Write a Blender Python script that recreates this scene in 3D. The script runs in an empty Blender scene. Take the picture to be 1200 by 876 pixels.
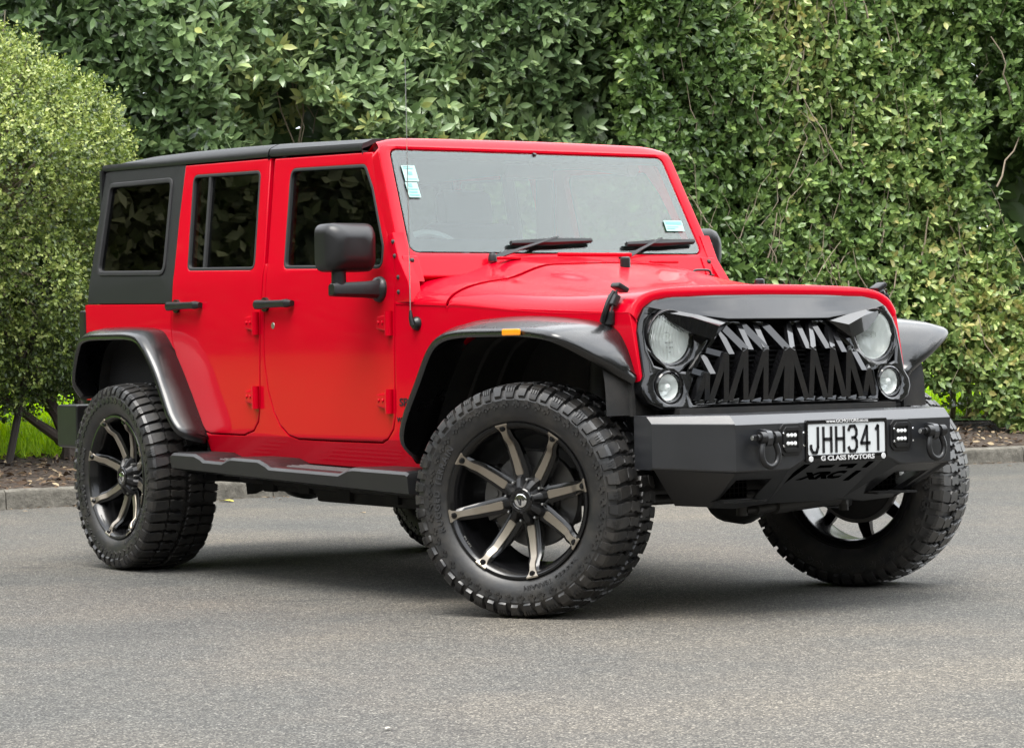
import bpy, bmesh, math, random
import numpy as np
from mathutils import Vector, Matrix
from mathutils.geometry import tessellate_polygon
random.seed(7); RNG = np.random.default_rng(7)
S = bpy.context.scene; COL = S.collection
rad = math.radians

# ------------------------------------------------------------------ camera
cam = bpy.data.cameras.new('camera'); camo = bpy.data.objects.new('camera', cam); COL.objects.link(camo)
cam.sensor_fit = 'HORIZONTAL'; cam.sensor_width = 36.0
cam.lens = 36.0 * 3184.43 / 1200.0
cam.clip_start = .1; cam.clip_end = 2000
yaw, pitch, roll = rad(145.62078651), rad(-0.44299), rad(-1.040583)
fw = Vector((math.cos(yaw) * math.cos(pitch), math.sin(yaw) * math.cos(pitch), math.sin(pitch)))
r0 = fw.cross(Vector((0, 0, 1))).normalized(); u0 = r0.cross(fw)
rr_ = math.cos(roll) * r0 + math.sin(roll) * u0; uu_ = -math.sin(roll) * r0 + math.cos(roll) * u0
camo.matrix_world = Matrix(((rr_.x, uu_.x, -fw.x, 7.90997), (rr_.y, uu_.y, -fw.y, -6.26859), (rr_.z, uu_.z, -fw.z, .922784), (0, 0, 0, 1)))
S.camera = camo

# ------------------------------------------------------------------ sky, sun, exposure
SUN_EL, SUN_AZ = rad(68), rad(-55)          # azimuth measured from +x towards +y
sund = Vector((math.cos(SUN_AZ) * math.cos(SUN_EL), math.sin(SUN_AZ) * math.cos(SUN_EL), math.sin(SUN_EL)))
w = bpy.data.worlds.new('World'); S.world = w; w.use_nodes = True
nt = w.node_tree; nt.nodes.clear()
def wn(t, **k):
    n = nt.nodes.new(t)
    for a, b in k.items(): setattr(n, a, b)
    return n
sky = wn('ShaderNodeTexSky', sky_type='NISHITA', sun_disc=False, sun_elevation=SUN_EL, sun_rotation=math.pi / 2 - SUN_AZ)
tc = wn('ShaderNodeTexCoord'); mp = wn('ShaderNodeMapping'); mp.inputs['Scale'].default_value = (1, 1, 2.2)
no = wn('ShaderNodeTexNoise'); no.inputs['Scale'].default_value = 1.7; no.inputs['Detail'].default_value = 6
cr = wn('ShaderNodeValToRGB'); cr.color_ramp.elements[0].position = .25; cr.color_ramp.elements[0].color = (.72, .72, .72, 1)
cr.color_ramp.elements[1].position = .62; cr.color_ramp.elements[1].color = (1, 1, 1, 1)
no2 = wn('ShaderNodeTexNoise'); no2.inputs['Scale'].default_value = 2.6; no2.inputs['Detail'].default_value = 5
cr2 = wn('ShaderNodeValToRGB'); cr2.color_ramp.elements[0].position = .3; cr2.color_ramp.elements[0].color = (4.6, 5.0, 5.5, 1)
cr2.color_ramp.elements[1].position = .7; cr2.color_ramp.elements[1].color = (10.5, 10.5, 10.4, 1)
mx = wn('ShaderNodeMixRGB'); bg = wn('ShaderNodeBackground'); bg.inputs['Strength'].default_value = .10; ow = wn('ShaderNodeOutputWorld')
L = nt.links.new
L(tc.outputs['Generated'], mp.inputs['Vector']); L(mp.outputs[0], no.inputs['Vector']); L(mp.outputs[0], no2.inputs['Vector'])
L(no.outputs['Fac'], cr.inputs[0]); L(no2.outputs['Fac'], cr2.inputs[0])
L(cr.outputs[0], mx.inputs[0]); L(sky.outputs[0], mx.inputs[1]); L(cr2.outputs[0], mx.inputs[2]); # brightest part of the cloud cover, ahead and to the left of the car
dt = wn('ShaderNodeVectorMath', operation='DOT_PRODUCT'); dt.inputs[1].default_value = Vector((.26, .56, .78)).normalized()
nz = wn('ShaderNodeVectorMath', operation='NORMALIZE'); L(tc.outputs['Generated'], nz.inputs[0]); L(nz.outputs[0], dt.inputs[0])
gm = wn('ShaderNodeMapRange'); gm.interpolation_type = 'SMOOTHSTEP'; gm.inputs[1].default_value = .62; gm.inputs[2].default_value = 1.0; gm.inputs[3].default_value = 1.0; gm.inputs[4].default_value = 1.7
L(dt.outputs['Value'], gm.inputs[0]); gs = wn('ShaderNodeVectorMath', operation='SCALE'); L(mx.outputs[0], gs.inputs[0]); L(gm.outputs[0], gs.inputs['Scale'])
L(gs.outputs[0], bg.inputs[0]); L(bg.outputs[0], ow.inputs[0])

sl = bpy.data.lights.new('sun', 'SUN'); sl.energy = 1.4; sl.angle = rad(36); sl.color = (1, .96, .9)
so = bpy.data.objects.new('sun', sl); COL.objects.link(so); so.rotation_euler = sund.to_track_quat('Z', 'Y').to_euler()

S.view_settings.view_transform = 'Standard'; S.view_settings.look = 'None'; S.view_settings.gamma = 1
S.view_settings.exposure = 1.9; S.view_settings.use_curve_mapping = False
cy = S.cycles if hasattr(S, 'cycles') else None
S.render.engine = 'CYCLES'
S.cycles.max_bounces = 8; S.cycles.transparent_max_bounces = 12; S.cycles.use_denoising = True

# ------------------------------------------------------------------ materials
def mat(name, col, rough=.5, metal=0., coat=0., spec=.5, noise=None, bump=None, var=0., coat_rough=.03):
    m = bpy.data.materials.new(name); m.use_nodes = True; t = m.node_tree; b = t.nodes['Principled BSDF']
    b.inputs['Base Color'].default_value = (*col, 1); b.inputs['Roughness'].default_value = rough
    b.inputs['Metallic'].default_value = metal; b.inputs['Coat Weight'].default_value = coat
    b.inputs['Coat Roughness'].default_value = coat_rough; b.inputs['Specular IOR Level'].default_value = spec
    co = t.nodes.new('ShaderNodeTexCoord')
    if var:
        n = t.nodes.new('ShaderNodeTexNoise'); n.inputs['Scale'].default_value = noise or 6; n.inputs['Detail'].default_value = 5
        t.links.new(co.outputs['Object'], n.inputs['Vector'])
        h = t.nodes.new('ShaderNodeMapRange'); h.inputs[3].default_value = 1 - var; h.inputs[4].default_value = 1 + var
        v = t.nodes.new('ShaderNodeVectorMath'); v.operation = 'SCALE'; v.inputs[0].default_value = col
        t.links.new(n.outputs['Fac'], h.inputs[0]); t.links.new(h.outputs[0], v.inputs['Scale']); t.links.new(v.outputs[0], b.inputs['Base Color'])
        h2 = t.nodes.new('ShaderNodeMapRange'); h2.inputs[3].default_value = max(0, rough - .08); h2.inputs[4].default_value = min(1, rough + .08)
        t.links.new(n.outputs['Fac'], h2.inputs[0]); t.links.new(h2.outputs[0], b.inputs['Roughness'])
    if bump:
        n = t.nodes.new('ShaderNodeTexNoise'); n.inputs['Scale'].default_value = bump[0]; n.inputs['Detail'].default_value = 3
        t.links.new(co.outputs['Object'], n.inputs['Vector'])
        bp = t.nodes.new('ShaderNodeBump'); bp.inputs['Strength'].default_value = bump[1]; bp.inputs['Distance'].default_value = bump[2]
        t.links.new(n.outputs['Fac'], bp.inputs['Height']); t.links.new(bp.outputs[0], b.inputs['Normal'])
    return m
def glass(name, tint, ior, rough=.0):
    m = bpy.data.materials.new(name); m.use_nodes = True; t = m.node_tree; t.nodes.clear()
    o = t.nodes.new('ShaderNodeOutputMaterial'); mi = t.nodes.new('ShaderNodeMixShader')
    tr = t.nodes.new('ShaderNodeBsdfTransparent'); tr.inputs[0].default_value = (*tint, 1)
    g = t.nodes.new('ShaderNodeBsdfGlossy'); g.inputs['Roughness'].default_value = rough
    f = t.nodes.new('ShaderNodeLayerWeight'); f.inputs[0].default_value = .5; r0 = ((ior - 1) / (ior + 1)) ** 2
    pw = t.nodes.new('ShaderNodeMath'); pw.operation = 'POWER'; pw.inputs[1].default_value = 5; mr = t.nodes.new('ShaderNodeMapRange'); mr.inputs[3].default_value = r0
    t.links.new(f.outputs['Facing'], pw.inputs[0]); t.links.new(pw.outputs[0], mr.inputs[0])
    t.links.new(mr.outputs[0], mi.inputs[0]); t.links.new(tr.outputs[0], mi.inputs[1]); t.links.new(g.outputs[0], mi.inputs[2]); t.links.new(mi.outputs[0], o.inputs[0])
    return m
M = {}
M['red'] = mat('red_paint', (.46, .0002, .011), .36, 0, .55, .04, coat_rough=.045); M['red'].node_tree.nodes['Principled BSDF'].inputs['Coat IOR'].default_value = 1.32
M['black_in'] = mat('interior_black', (.006, .006, .007), .85)
M['gloss_black'] = mat('gloss_black', (.004, .004, .0045), .3, 0, 1., .1)
M['satin'] = mat('satin_black_plastic', (.0085, .0085, .009), .36, bump=(260, .12, .002), var=.15, noise=9)
M['flare'] = mat('flare_plastic', (.005, .005, .0055), .28, 0, .3, .6, bump=(300, .08, .002), var=.2, noise=5)
M['hardtop'] = mat('hardtop_black', (.005, .0055, .006), .50, bump=(320, .3, .002))
M['bumper'] = mat('bumper_powder_coat', (.012, .013, .0155), .34, 0, .25, .8, coat_rough=.28, bump=(420, .25, .0015), var=.12, noise=7)
M['rubber'] = mat('tyre_rubber', (.0095, .0095, .010), .42, 0, 0, .7, bump=(90, .15, .002), var=.3, noise=12)
M['seal'] = mat('rubber_seal', (.012, .012, .013), .6)
M['rim'] = mat('rim_black', (.0035, .0035, .004), .24, .0, .15)
M['flute_streak'] = mat('painted_flute_streak', (.62, .65, .64), .25, 0, .5)  # opaque white, paints the bright streaks of clear lens flutes
M['bronze'] = mat('machined_bronze', (.30, .262, .212), .34, .75, .5, bump=(200, .05, .001))
M['steel'] = mat('bare_steel', (.45, .45, .44), .35, .9, var=.2, noise=15)
M['darksteel'] = mat('dark_cast_steel', (.03, .029, .028), .5, .3, var=.3, noise=20)
M['chrome'] = mat('chrome', (.8, .8, .8), .12, 1.)
M['reflector'] = mat('lamp_reflector', (.90, .91, .90), .25, .25, bump=(30, .35, .01))
M['under'] = mat('underbody', (.006, .006, .006), .75, var=.4, noise=8)
M['amber'] = mat('amber_lens', (.9, .30, .01), .25, 0, .6)
M['white'] = mat('plate_white', (.58, .60, .605), .35, bump=(60, .05, .001))
M['ink'] = mat('black_ink', (.01, .01, .012), .4)
M['print'] = mat('white_print', (.55, .55, .55), .5)
M['sticker'] = mat('sticker_pale_green', (.27, .46, .42), .5)
M['sticker_ink'] = mat('sticker_print', (.12, .3, .3), .5)
M['led'] = mat('led_lens', (.85, .87, .86), .2, 0, .8)
M['glass'] = glass('windscreen_glass', (.84, .92, .90), 1.70)
M['glass_dark'] = glass('tinted_glass', (.40, .45, .42), 1.6)
M['glass_privacy'] = glass('privacy_glass', (.16, .175, .17), 1.55)
M['lens'] = glass('lamp_lens', (.93, .95, .94), 1.45)
M['seat'] = mat('seat_fabric', (.17, .172, .18), .9, bump=(200, .3, .002))
M['dash'] = mat('dashboard_vinyl', (.20, .208, .215), .6)
M['hole_shade'] = mat('painted_hole_shade', (.0012, .0012, .0012), 1., spec=0.)  # near-black colour that paints the shade inside bumper openings and cut-throughs
M['red_lamp'] = mat('tail_lens', (.25, .004, .006), .2, 0, .7)

def dusty(m, dust, sc):
    t = m.node_tree; b = t.nodes['Principled BSDF']; co = t.nodes.new('ShaderNodeTexCoord'); n = t.nodes.new('ShaderNodeTexNoise'); n.inputs['Scale'].default_value = sc; n.inputs['Detail'].default_value = 7; n.inputs['Roughness'].default_value = .7
    t.links.new(co.outputs['Object'], n.inputs['Vector']); r = t.nodes.new('ShaderNodeValToRGB'); e = r.color_ramp.elements
    e[0].position = .42; e[0].color = b.inputs['Base Color'].default_value[:]; e[1].position = .74; e[1].color = (*dust, 1)
    t.links.new(n.outputs['Fac'], r.inputs[0]); t.links.new(r.outputs[0], b.inputs['Base Color'])
dusty(M['rubber'], (.034, .030, .025), 16); dusty(M['under'], (.020, .017, .014), 9)
# ------------------------------------------------------------------ mesh helpers
def tag(o, label=None, cat=None, group=None, kind=None):
    if label: o['label'] = label
    if cat: o['category'] = cat
    if group: o['group'] = group
    if kind: o['kind'] = kind
    return o
def empty(name, loc=(0, 0, 0), rz=0, parent=None):
    o = bpy.data.objects.new(name, None); COL.objects.link(o); o.location = loc; o.rotation_euler = (0, 0, rz); o.parent = parent
    o.empty_display_size = .2
    return o
def offset_poly(p, d):
    """inset (d>0) of a 2-D polygon, any orientation"""
    n = len(p); A = sum(p[i][0] * p[(i + 1) % n][1] - p[(i + 1) % n][0] * p[i][1] for i in range(n))
    sg = 1 if A > 0 else -1; out = []
    for i in range(n):
        a, b, c = Vector(p[i - 1]), Vector(p[i]), Vector(p[(i + 1) % n])
        e1 = (b - a).normalized(); e2 = (c - b).normalized()
        n1 = Vector((-e1.y, e1.x)) * sg; n2 = Vector((-e2.y, e2.x)) * sg
        m = n1 + n2
        if m.length < 1e-6: m = n1.copy()
        m.normalize(); k = d / max(.35, m.dot(n1))
        out.append((b.x + m.x * k, b.y + m.y * k))
    return out
def round_poly(p, r, seg=4):
    """rounds corners; r a number or list per corner"""
    n = len(p); out = []
    for i in range(n):
        ri = r[i] if isinstance(r, (list, tuple)) else r
        a, b, c = Vector(p[i - 1]), Vector(p[i]), Vector(p[(i + 1) % n])
        if ri <= 0: out.append(tuple(b)); continue
        d1 = a - b; d2 = c - b; l1, l2 = d1.length, d2.length; d1.normalize(); d2.normalize()
        ang = d1.angle(d2)
        if ang > 3.05: out.append(tuple(b)); continue
        t = min(ri / math.tan(ang / 2), l1 * .49, l2 * .49)
        p1 = b + d1 * t; p2 = b + d2 * t
        for k in range(seg + 1):
            s = k / seg; q = (1 - s) ** 2 * p1 + 2 * s * (1 - s) * b + s * s * p2
            out.append((q.x, q.y))
    return out
class MB:
    def __init__(s): s.bm = bmesh.new()
    def v(s, p): return s.bm.verts.new(p)
    def f(s, vs):
        try: return s.bm.faces.new(vs)
        except ValueError: return None
    def box(s, c, d, rot=None, bev=0.):
        m = Matrix.Translation(c)
        if rot: m = m @ (rot if isinstance(rot, Matrix) else Matrix.Rotation(rot, 4, 'Z'))
        g = bmesh.ops.create_cube(s.bm, size=1, matrix=m @ Matrix.Diagonal((*d, 1)))
        if bev:
            es = list({e for v in g['verts'] for e in v.link_edges})
            bmesh.ops.bevel(s.bm, geom=es, offset=bev, segments=2, affect='EDGES', profile=.5)
        return s
    def rings(s, rings, closed=True, cap=True, wrap=False):
        """loft a list of rings of 3-D points"""
        R = [[s.v(p) for p in r] for r in rings]; n = len(R[0])
        for a, b in zip(R, R[1:] + ([R[0]] if wrap else [])):
            for i in range(n if closed else n - 1):
                j = (i + 1) % n; s.f([a[i], a[j], b[j], b[i]])
        if cap and closed and not wrap:
            s.f(R[0][::-1]); s.f(R[-1])
        return R
    def tube(s, path, r, n=8, cap=True):
        path = [Vector(p) for p in path]; rs = r if isinstance(r, (list, tuple)) else [r] * len(path)
        rings = []; up = None
        for i, p in enumerate(path):
            t = (path[min(i + 1, len(path) - 1)] - path[max(i - 1, 0)]).normalized()
            if up is None: up = Vector((0, 0, 1)) if abs(t.z) < .9 else Vector((1, 0, 0))
            a = t.cross(up).normalized(); b = a.cross(t).normalized(); up = b
            rings.append([p + rs[i] * (math.cos(2 * math.pi * k / n) * a + math.sin(2 * math.pi * k / n) * b) for k in range(n)])
        s.rings(rings, True, cap); return s
    def cyl(s, a, b, r, n=16, r2=None): return s.tube([a, b], [r, r if r2 is None else r2], n)
    def lathe(s, prof, n=48, axis='Y', c=(0, 0, 0), closed_prof=False):
        """prof: (radius, along) pairs spun round an axis"""
        rings = []
        for k in range(n):
            a = 2 * math.pi * k / n; ca, sa = math.cos(a), math.sin(a); ring = []
            for r, h in prof:
                if axis == 'Y': ring.append((c[0] + r * ca, c[1] + h, c[2] + r * sa))
                elif axis == 'X': ring.append((c[0] + h, c[1] + r * ca, c[2] + r * sa))
                else: ring.append((c[0] + r * ca, c[1] + r * sa, c[2] + h))
            rings.append(ring)
        s.rings(rings, closed_prof, False, True); return s
    def plate(s, outline, mapf, depth, r=.004, holes=(), cuts=(), back=True):
        """rounded-edge plate: outline (u,v) with holes; mapf(u,v,d) -> xyz with d measured outwards from the face"""
        loops = [list(outline)] + [list(h) for h in holes]
        bm = s.bm; fr = []; vs0 = set(bm.verts)
        prof = [(-depth, 0), (-r, 0), (-.3 * r, .3 * r), (0, r)] if r > 0 else [(-depth, 0), (0, 0)]
        allv = []
        for li, lp in enumerate(loops):
            prs = []
            for d, ins in prof:
                q = offset_poly(lp, ins if li == 0 else -ins) if ins else lp
                prs.append([(p[0], p[1], d) for p in q])
            R = [[bm.verts.new((p[0], p[1], p[2])) for p in pr] for pr in prs]
            n = len(lp)
            for a, b in zip(R, R[1:]):
                for i in range(n):
                    j = (i + 1) % n; s.f([a[i], a[j], b[j], b[i]])
            fr.append((R[0], R[-1]))
        for idx in ((1, 0) if back else (1,)):
            vl = [v for f in fr for v in f[idx]]
            tr = tessellate_polygon([[Vector((v.co.x, v.co.y, 0)) for v in f[idx]] for f in fr])
            for t in tr: s.f([vl[t[0]], vl[t[1]], vl[t[2]]])
        new = [v for v in bm.verts if v not in vs0]
        fs = {f for v in new for f in v.link_faces}
        bmesh.ops.recalc_face_normals(bm, faces=list(fs))
        for ax, val in cuts:
            vv = [v for v in bm.verts if v not in vs0]; ff = {f for v in vv for f in v.link_faces}; ee = {e for v in vv for e in v.link_edges}
            no_ = Vector((1, 0, 0)) if ax == 0 else Vector((0, 1, 0)); co_ = no_ * val
            bmesh.ops.bisect_plane(bm, geom=vv + list(ee) + list(ff), plane_co=co_, plane_no=no_, dist=1e-5)
        for v in bm.verts:
            if v not in vs0: v.co = mapf(v.co.x, v.co.y, v.co.z)
        return s
    def build(s, name, m, parent=None, ang=38, wnm=True, smooth=True, recalc=True, bev=0.):
        if recalc: bmesh.ops.recalc_face_normals(s.bm, faces=s.bm.faces[:])
        me = bpy.data.meshes.new(name); s.bm.to_mesh(me); s.bm.free()
        return link(name, me, m, parent, ang, wnm, smooth, bev)
def link(name, me, m, parent=None, ang=38, wnm=True, smooth=True, bev=0.):
    if smooth and len(me.polygons):
        me.polygons.foreach_set('use_smooth', [True] * len(me.polygons)); me.set_sharp_from_angle(angle=rad(ang))
    o = bpy.data.objects.new(name, me); COL.objects.link(o); o.parent = parent
    for x in (m if isinstance(m, (list, tuple)) else [m]): me.materials.append(x)
    if bev:
        b = o.modifiers.new('bevel', 'BEVEL'); b.width = bev; b.segments = 2; b.limit_method = 'ANGLE'; b.angle_limit = rad(35)
        b.harden_normals = False
    if wnm and smooth:
        q = o.modifiers.new('wn', 'WEIGHTED_NORMAL'); q.mode = 'FACE_AREA'; q.weight = 80; q.keep_sharp = True
    return o
def loose(o):
    """each separate piece of a mesh becomes an object of its own"""
    bm = bmesh.new(); bm.from_mesh(o.data); seen = set(); isl = []
    for v in bm.verts:
        if v in seen: continue
        st, cur = [v], []
        seen.add(v)
        while st:
            q = st.pop(); cur.append(q)
            for e in q.link_edges:
                w_ = e.other_vert(q)
                if w_ not in seen: seen.add(w_); st.append(w_)
        isl.append(cur)
    for cur in isl[1:]:
        ix = {v: i for i, v in enumerate(cur)}
        me = bpy.data.meshes.new(o.data.name); me.from_pydata([v.co[:] for v in cur], [], [[ix[v] for v in f.verts] for f in {f for v in cur for f in v.link_faces}])
        for m_ in o.data.materials: me.materials.append(m_)
        link(o.name.split('.')[0], me, [], o.parent, 32, False)
    keep = set(isl[0]); bmesh.ops.delete(bm, geom=[v for v in bm.verts if v not in keep], context='VERTS'); bm.to_mesh(o.data); bm.free()
    return o
def copy_tree(o, parent=None):
    c = o.copy(); COL.objects.link(c); c.parent = parent
    for ch in list(o.children): copy_tree(ch, c)
    return c
def text_mesh(txt, size, extrude=.001, sx=1., bold=0., shear=0., align='CENTER', space=1.):
    cu = bpy.data.curves.new('t', 'FONT'); cu.body = txt; cu.size = size; cu.extrude = extrude; cu.offset = bold; cu.shear = shear
    cu.align_x = align; cu.align_y = 'CENTER'; cu.space_character = space; cu.resolution_u = 3
    o = bpy.data.objects.new('t', cu); COL.objects.link(o)
    dg = bpy.context.evaluated_depsgraph_get(); dg.update()
    me = bpy.data.meshes.new_from_object(o.evaluated_get(dg)); COL.objects.unlink(o); bpy.data.objects.remove(o)
    for v in me.vertices: v.co.x *= sx
    return me
def text_obj(name, txt, size, mp_, m, parent, **k):
    me = text_mesh(txt, size, **k)
    for v in me.vertices: v.co = mp_(v.co.x, v.co.y, v.co.z)
    return link(name, me, m, parent, 30, False, False)
def cr_spline(pts, n):
    """Catmull-Rom through points"""
    P = [Vector(p) for p in pts]; out = []
    for i in range(len(P) - 1):
        p0 = P[max(i - 1, 0)]; p1 = P[i]; p2 = P[i + 1]; p3 = P[min(i + 2, len(P) - 1)]
        for k in range(n):
            t = k / n
            out.append(.5 * ((2 * p1) + (p2 - p0) * t + (2 * p0 - 5 * p1 + 4 * p2 - p3) * t * t + (3 * p1 - p0 - 3 * p2 + p3) * t ** 3))
    out.append(P[-1]); return out
def smooth(a, b, x):
    t = min(1, max(0, (x - a) / (b - a))); return t * t * (3 - 2 * t)
# ================================================================== the setting
def kx(y): return -7.95 + .072 * (y - .68)                  # foot of the kerb
def nodes(m):
    m.use_nodes = True; t = m.node_tree; return t, t.nodes['Principled BSDF']
def N(t, ty, **k):
    n = t.nodes.new(ty)
    for a, b in k.items():
        if a in n.inputs: n.inputs[a].default_value = b
        else: setattr(n, a, b)
    return n
def ramp(t, src, stops):
    r = t.nodes.new('ShaderNodeValToRGB'); e = r.color_ramp.elements
    while len(e) < len(stops): e.new(.5)
    for i, (p, c) in enumerate(stops): e[i].position = p; e[i].color = (*c, 1) if len(c) == 3 else c
    t.links.new(src, r.inputs[0]); return r
def asphalt():
    m = bpy.data.materials.new('asphalt'); t, b = nodes(m); co = N(t, 'ShaderNodeTexCoord'); O = co.outputs['Object']; Lk = t.links.new
    v = N(t, 'ShaderNodeTexVoronoi'); v.inputs['Scale'].default_value = 200; Lk(O, v.inputs['Vector'])
    sx = N(t, 'ShaderNodeSeparateColor'); Lk(v.outputs['Color'], sx.inputs[0])
    r1 = ramp(t, sx.outputs[0], [(0, (.032, .0305, .0285)), (.40, (.061, .0575, .0525)), (.74, (.096, .0895, .079)), (.93, (.155, .145, .126)), (1, (.27, .253, .217))])
    n1 = N(t, 'ShaderNodeTexNoise'); n1.inputs['Scale'].default_value = .55; n1.inputs['Detail'].default_value = 5; n1.inputs['Roughness'].default_value = .6; Lk(O, n1.inputs['Vector'])
    r2 = ramp(t, n1.outputs['Fac'], [(.30, (.66, .70, .74)), (.42, (.86, .89, .91)), (.54, (1.04, 1.02, .99)), (.70, (1.34, 1.26, 1.14))])
    n3 = N(t, 'ShaderNodeTexNoise'); n3.inputs['Scale'].default_value = 26; n3.inputs['Detail'].default_value = 4; Lk(O, n3.inputs['Vector'])
    r3 = ramp(t, n3.outputs['Fac'], [(.3, (.82, .82, .82)), (.7, (1.16, 1.16, 1.16))])
    mu = N(t, 'ShaderNodeMixRGB', blend_type='MULTIPLY'); mu.inputs[0].default_value = 1; Lk(r1.outputs[0], mu.inputs[1]); Lk(r2.outputs[0], mu.inputs[2])
    mu2 = N(t, 'ShaderNodeMixRGB', blend_type='MULTIPLY'); mu2.inputs[0].default_value = 1; Lk(mu.outputs[0], mu2.inputs[1]); Lk(r3.outputs[0], mu2.inputs[2])
    n4 = N(t, 'ShaderNodeTexNoise'); n4.inputs['Scale'].default_value = .9; n4.inputs['Detail'].default_value = 7; n4.inputs['Roughness'].default_value = .72; n4.inputs['Distortion'].default_value = .6
    mp4 = N(t, 'ShaderNodeMapping'); mp4.inputs['Location'].default_value = (3.1, 7.7, 0); Lk(O, mp4.inputs['Vector']); Lk(mp4.outputs[0], n4.inputs['Vector'])
    r4 = ramp(t, n4.outputs['Fac'], [(.30, (.66, .67, .69)), (.40, (1, 1, 1)), (.66, (1, 1, 1)), (.76, (1.14, 1.11, 1.06))])
    mu3 = N(t, 'ShaderNodeMixRGB', blend_type='MULTIPLY'); mu3.inputs[0].default_value = .8; Lk(mu2.outputs[0], mu3.inputs[1]); Lk(r4.outputs[0], mu3.inputs[2])
    Lk(mu3.outputs[0], b.inputs['Base Color']); b.inputs['Roughness'].default_value = .82; b.inputs['Specular IOR Level'].default_value = .35
    bp = N(t, 'ShaderNodeBump'); bp.inputs['Strength'].default_value = .7; bp.inputs['Distance'].default_value = .004
    Lk(v.outputs['Distance'], bp.inputs['Height']); Lk(bp.outputs[0], b.inputs['Normal'])
    return m
def earth(name, c1, c2, c3, sc=14):
    m = bpy.data.materials.new(name); t, b = nodes(m); co = N(t, 'ShaderNodeTexCoord'); O = co.outputs['Object']; Lk = t.links.new
    n = N(t, 'ShaderNodeTexNoise'); n.inputs['Scale'].default_value = sc; n.inputs['Detail'].default_value = 9; n.inputs['Roughness'].default_value = .7; Lk(O, n.inputs['Vector'])
    r = ramp(t, n.outputs['Fac'], [(.3, c1), (.52, c2), (.75, c3)]); Lk(r.outputs[0], b.inputs['Base Color']); b.inputs['Roughness'].default_value = .95
    bp = N(t, 'ShaderNodeBump'); bp.inputs['Strength'].default_value = .8; bp.inputs['Distance'].default_value = .03; Lk(n.outputs['Fac'], bp.inputs['Height']); Lk(bp.outputs[0], b.inputs['Normal'])
    return m
M['asphalt'] = asphalt()
M['mulch'] = earth('mulch', (.022, .015, .011), (.05, .036, .026), (.11, .083, .062), 22)
M['lawn'] = earth('lawn_soil', (.05, .12, .012), (.10, .22, .02), (.16, .30, .035), 9)
M['kerbstone'] = earth('kerb_concrete', (.055, .05, .04), (.125, .115, .095), (.21, .195, .165), 12)

g = MB()
for a, b in [((-150, -300), (250, 300))]:
    nx, ny = 8, 8
    V = [[g.v((a[0] + (b[0] - a[0]) * i / nx, a[1] + (b[1] - a[1]) * j / ny, 0)) for j in range(ny + 1)] for i in range(nx + 1)]
    for i in range(nx):
        for j in range(ny): g.f([V[i][j], V[i + 1][j], V[i + 1][j + 1], V[i][j + 1]])
tag(g.build('car_park', M['asphalt'], None, wnm=False, smooth=False), kind='structure')

def waves(n, fmin, fmax, seed):
    r = np.random.default_rng(seed); k = r.normal(size=(n, 3)); k /= np.linalg.norm(k, axis=1)[:, None]
    f = np.exp(r.uniform(math.log(fmin), math.log(fmax), n)); ph = r.uniform(0, 6.28, n); a = (f / fmin) ** -.6
    def fn(p):
        return (np.sin(p @ (k * f[:, None]).T + ph) * a).sum(1) / math.sqrt((a * a).sum() / 2 * 2)
    return fn
BW = waves(14, 1.2, 9, 3)
def bedz(d):                                                # height of the planted ground d metres behind the kerb
    d = np.asarray(d, float)
    return np.interp(d, [0, .13, .6, 1.6, 4, 12, 80], [.105, .105, .15, .27, .50, .95, 2.0])
def strip(name, d0, d1, n, y0, y1, ny, m, lift=0.):
    g = MB(); V = []
    for i in range(n + 1):
        d = d0 + (d1 - d0) * (i / n) ** 1.6
        row = []
        for j in range(ny + 1):
            y = y0 + (y1 - y0) * j / ny; x = kx(y) - d
            z = float(bedz(d)) + lift + (.022 * float(BW(np.array([[x * 1.3, y * 1.3, 0]]))[0]) if d > .14 else 0)
            row.append(g.v((x, y, z)))
        V.append(row)
    for i in range(n):
        for j in range(ny): g.f([V[i][j], V[i + 1][j], V[i + 1][j + 1], V[i][j + 1]])
    return tag(g.build(name, m, None, wnm=False), kind='structure')
strip('planting_bed', .128, 1.75, 16, -14, 24, 190, M['mulch'])
strip('lawn', 1.70, 90, 30, -40, 60, 150, M['lawn'], .006)
k = MB(); y = -14.0
while y < 24:
    y2 = y + .92
    a, b = y + .004, y2 - .004
    sec = [(0, -.02), (.004, .085), (.014, .110), (.03, .120), (.118, .122), (.13, .112), (.13, -.02)]
    rings = [[(kx(yy) - d + (.0018 * math.sin(yy * 37 + d * 90)), yy, z + .0015 * math.sin(yy * 23)) for d, z in sec] for yy in np.linspace(a, b, 7)]
    k.rings(rings); y = y2
tag(k.build('kerb', M['kerbstone'], None, ang=30), kind='structure')

# ------------------------------------------------------------------ leaves
def leaf_material(name, stops, rough=.42, trans=.22, spec=.45):
    m = bpy.data.materials.new(name); t, b = nodes(m); Lk = t.links.new
    a = N(t, 'ShaderNodeAttribute', attribute_name='tint'); r = ramp(t, a.outputs['Fac'], stops)
    Lk(r.outputs[0], b.inputs['Base Color']); b.inputs['Roughness'].default_value = rough; b.inputs['Specular IOR Level'].default_value = spec
    tr = N(t, 'ShaderNodeBsdfTranslucent'); hs = N(t, 'ShaderNodeHueSaturation'); hs.inputs['Value'].default_value = 1.5; hs.inputs['Saturation'].default_value = 1.1
    Lk(r.outputs[0], hs.inputs['Color']); Lk(hs.outputs[0], tr.inputs[0])
    mi = N(t, 'ShaderNodeMixShader'); mi.inputs[0].default_value = trans; o = t.nodes['Material Output']
    Lk(b.outputs[0], mi.inputs[1]); Lk(tr.outputs[0], mi.inputs[2]); Lk(mi.outputs[0], o.inputs[0])
    return m
def unit(a): return a / np.maximum(np.linalg.norm(a, axis=1), 1e-9)[:, None]
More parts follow.
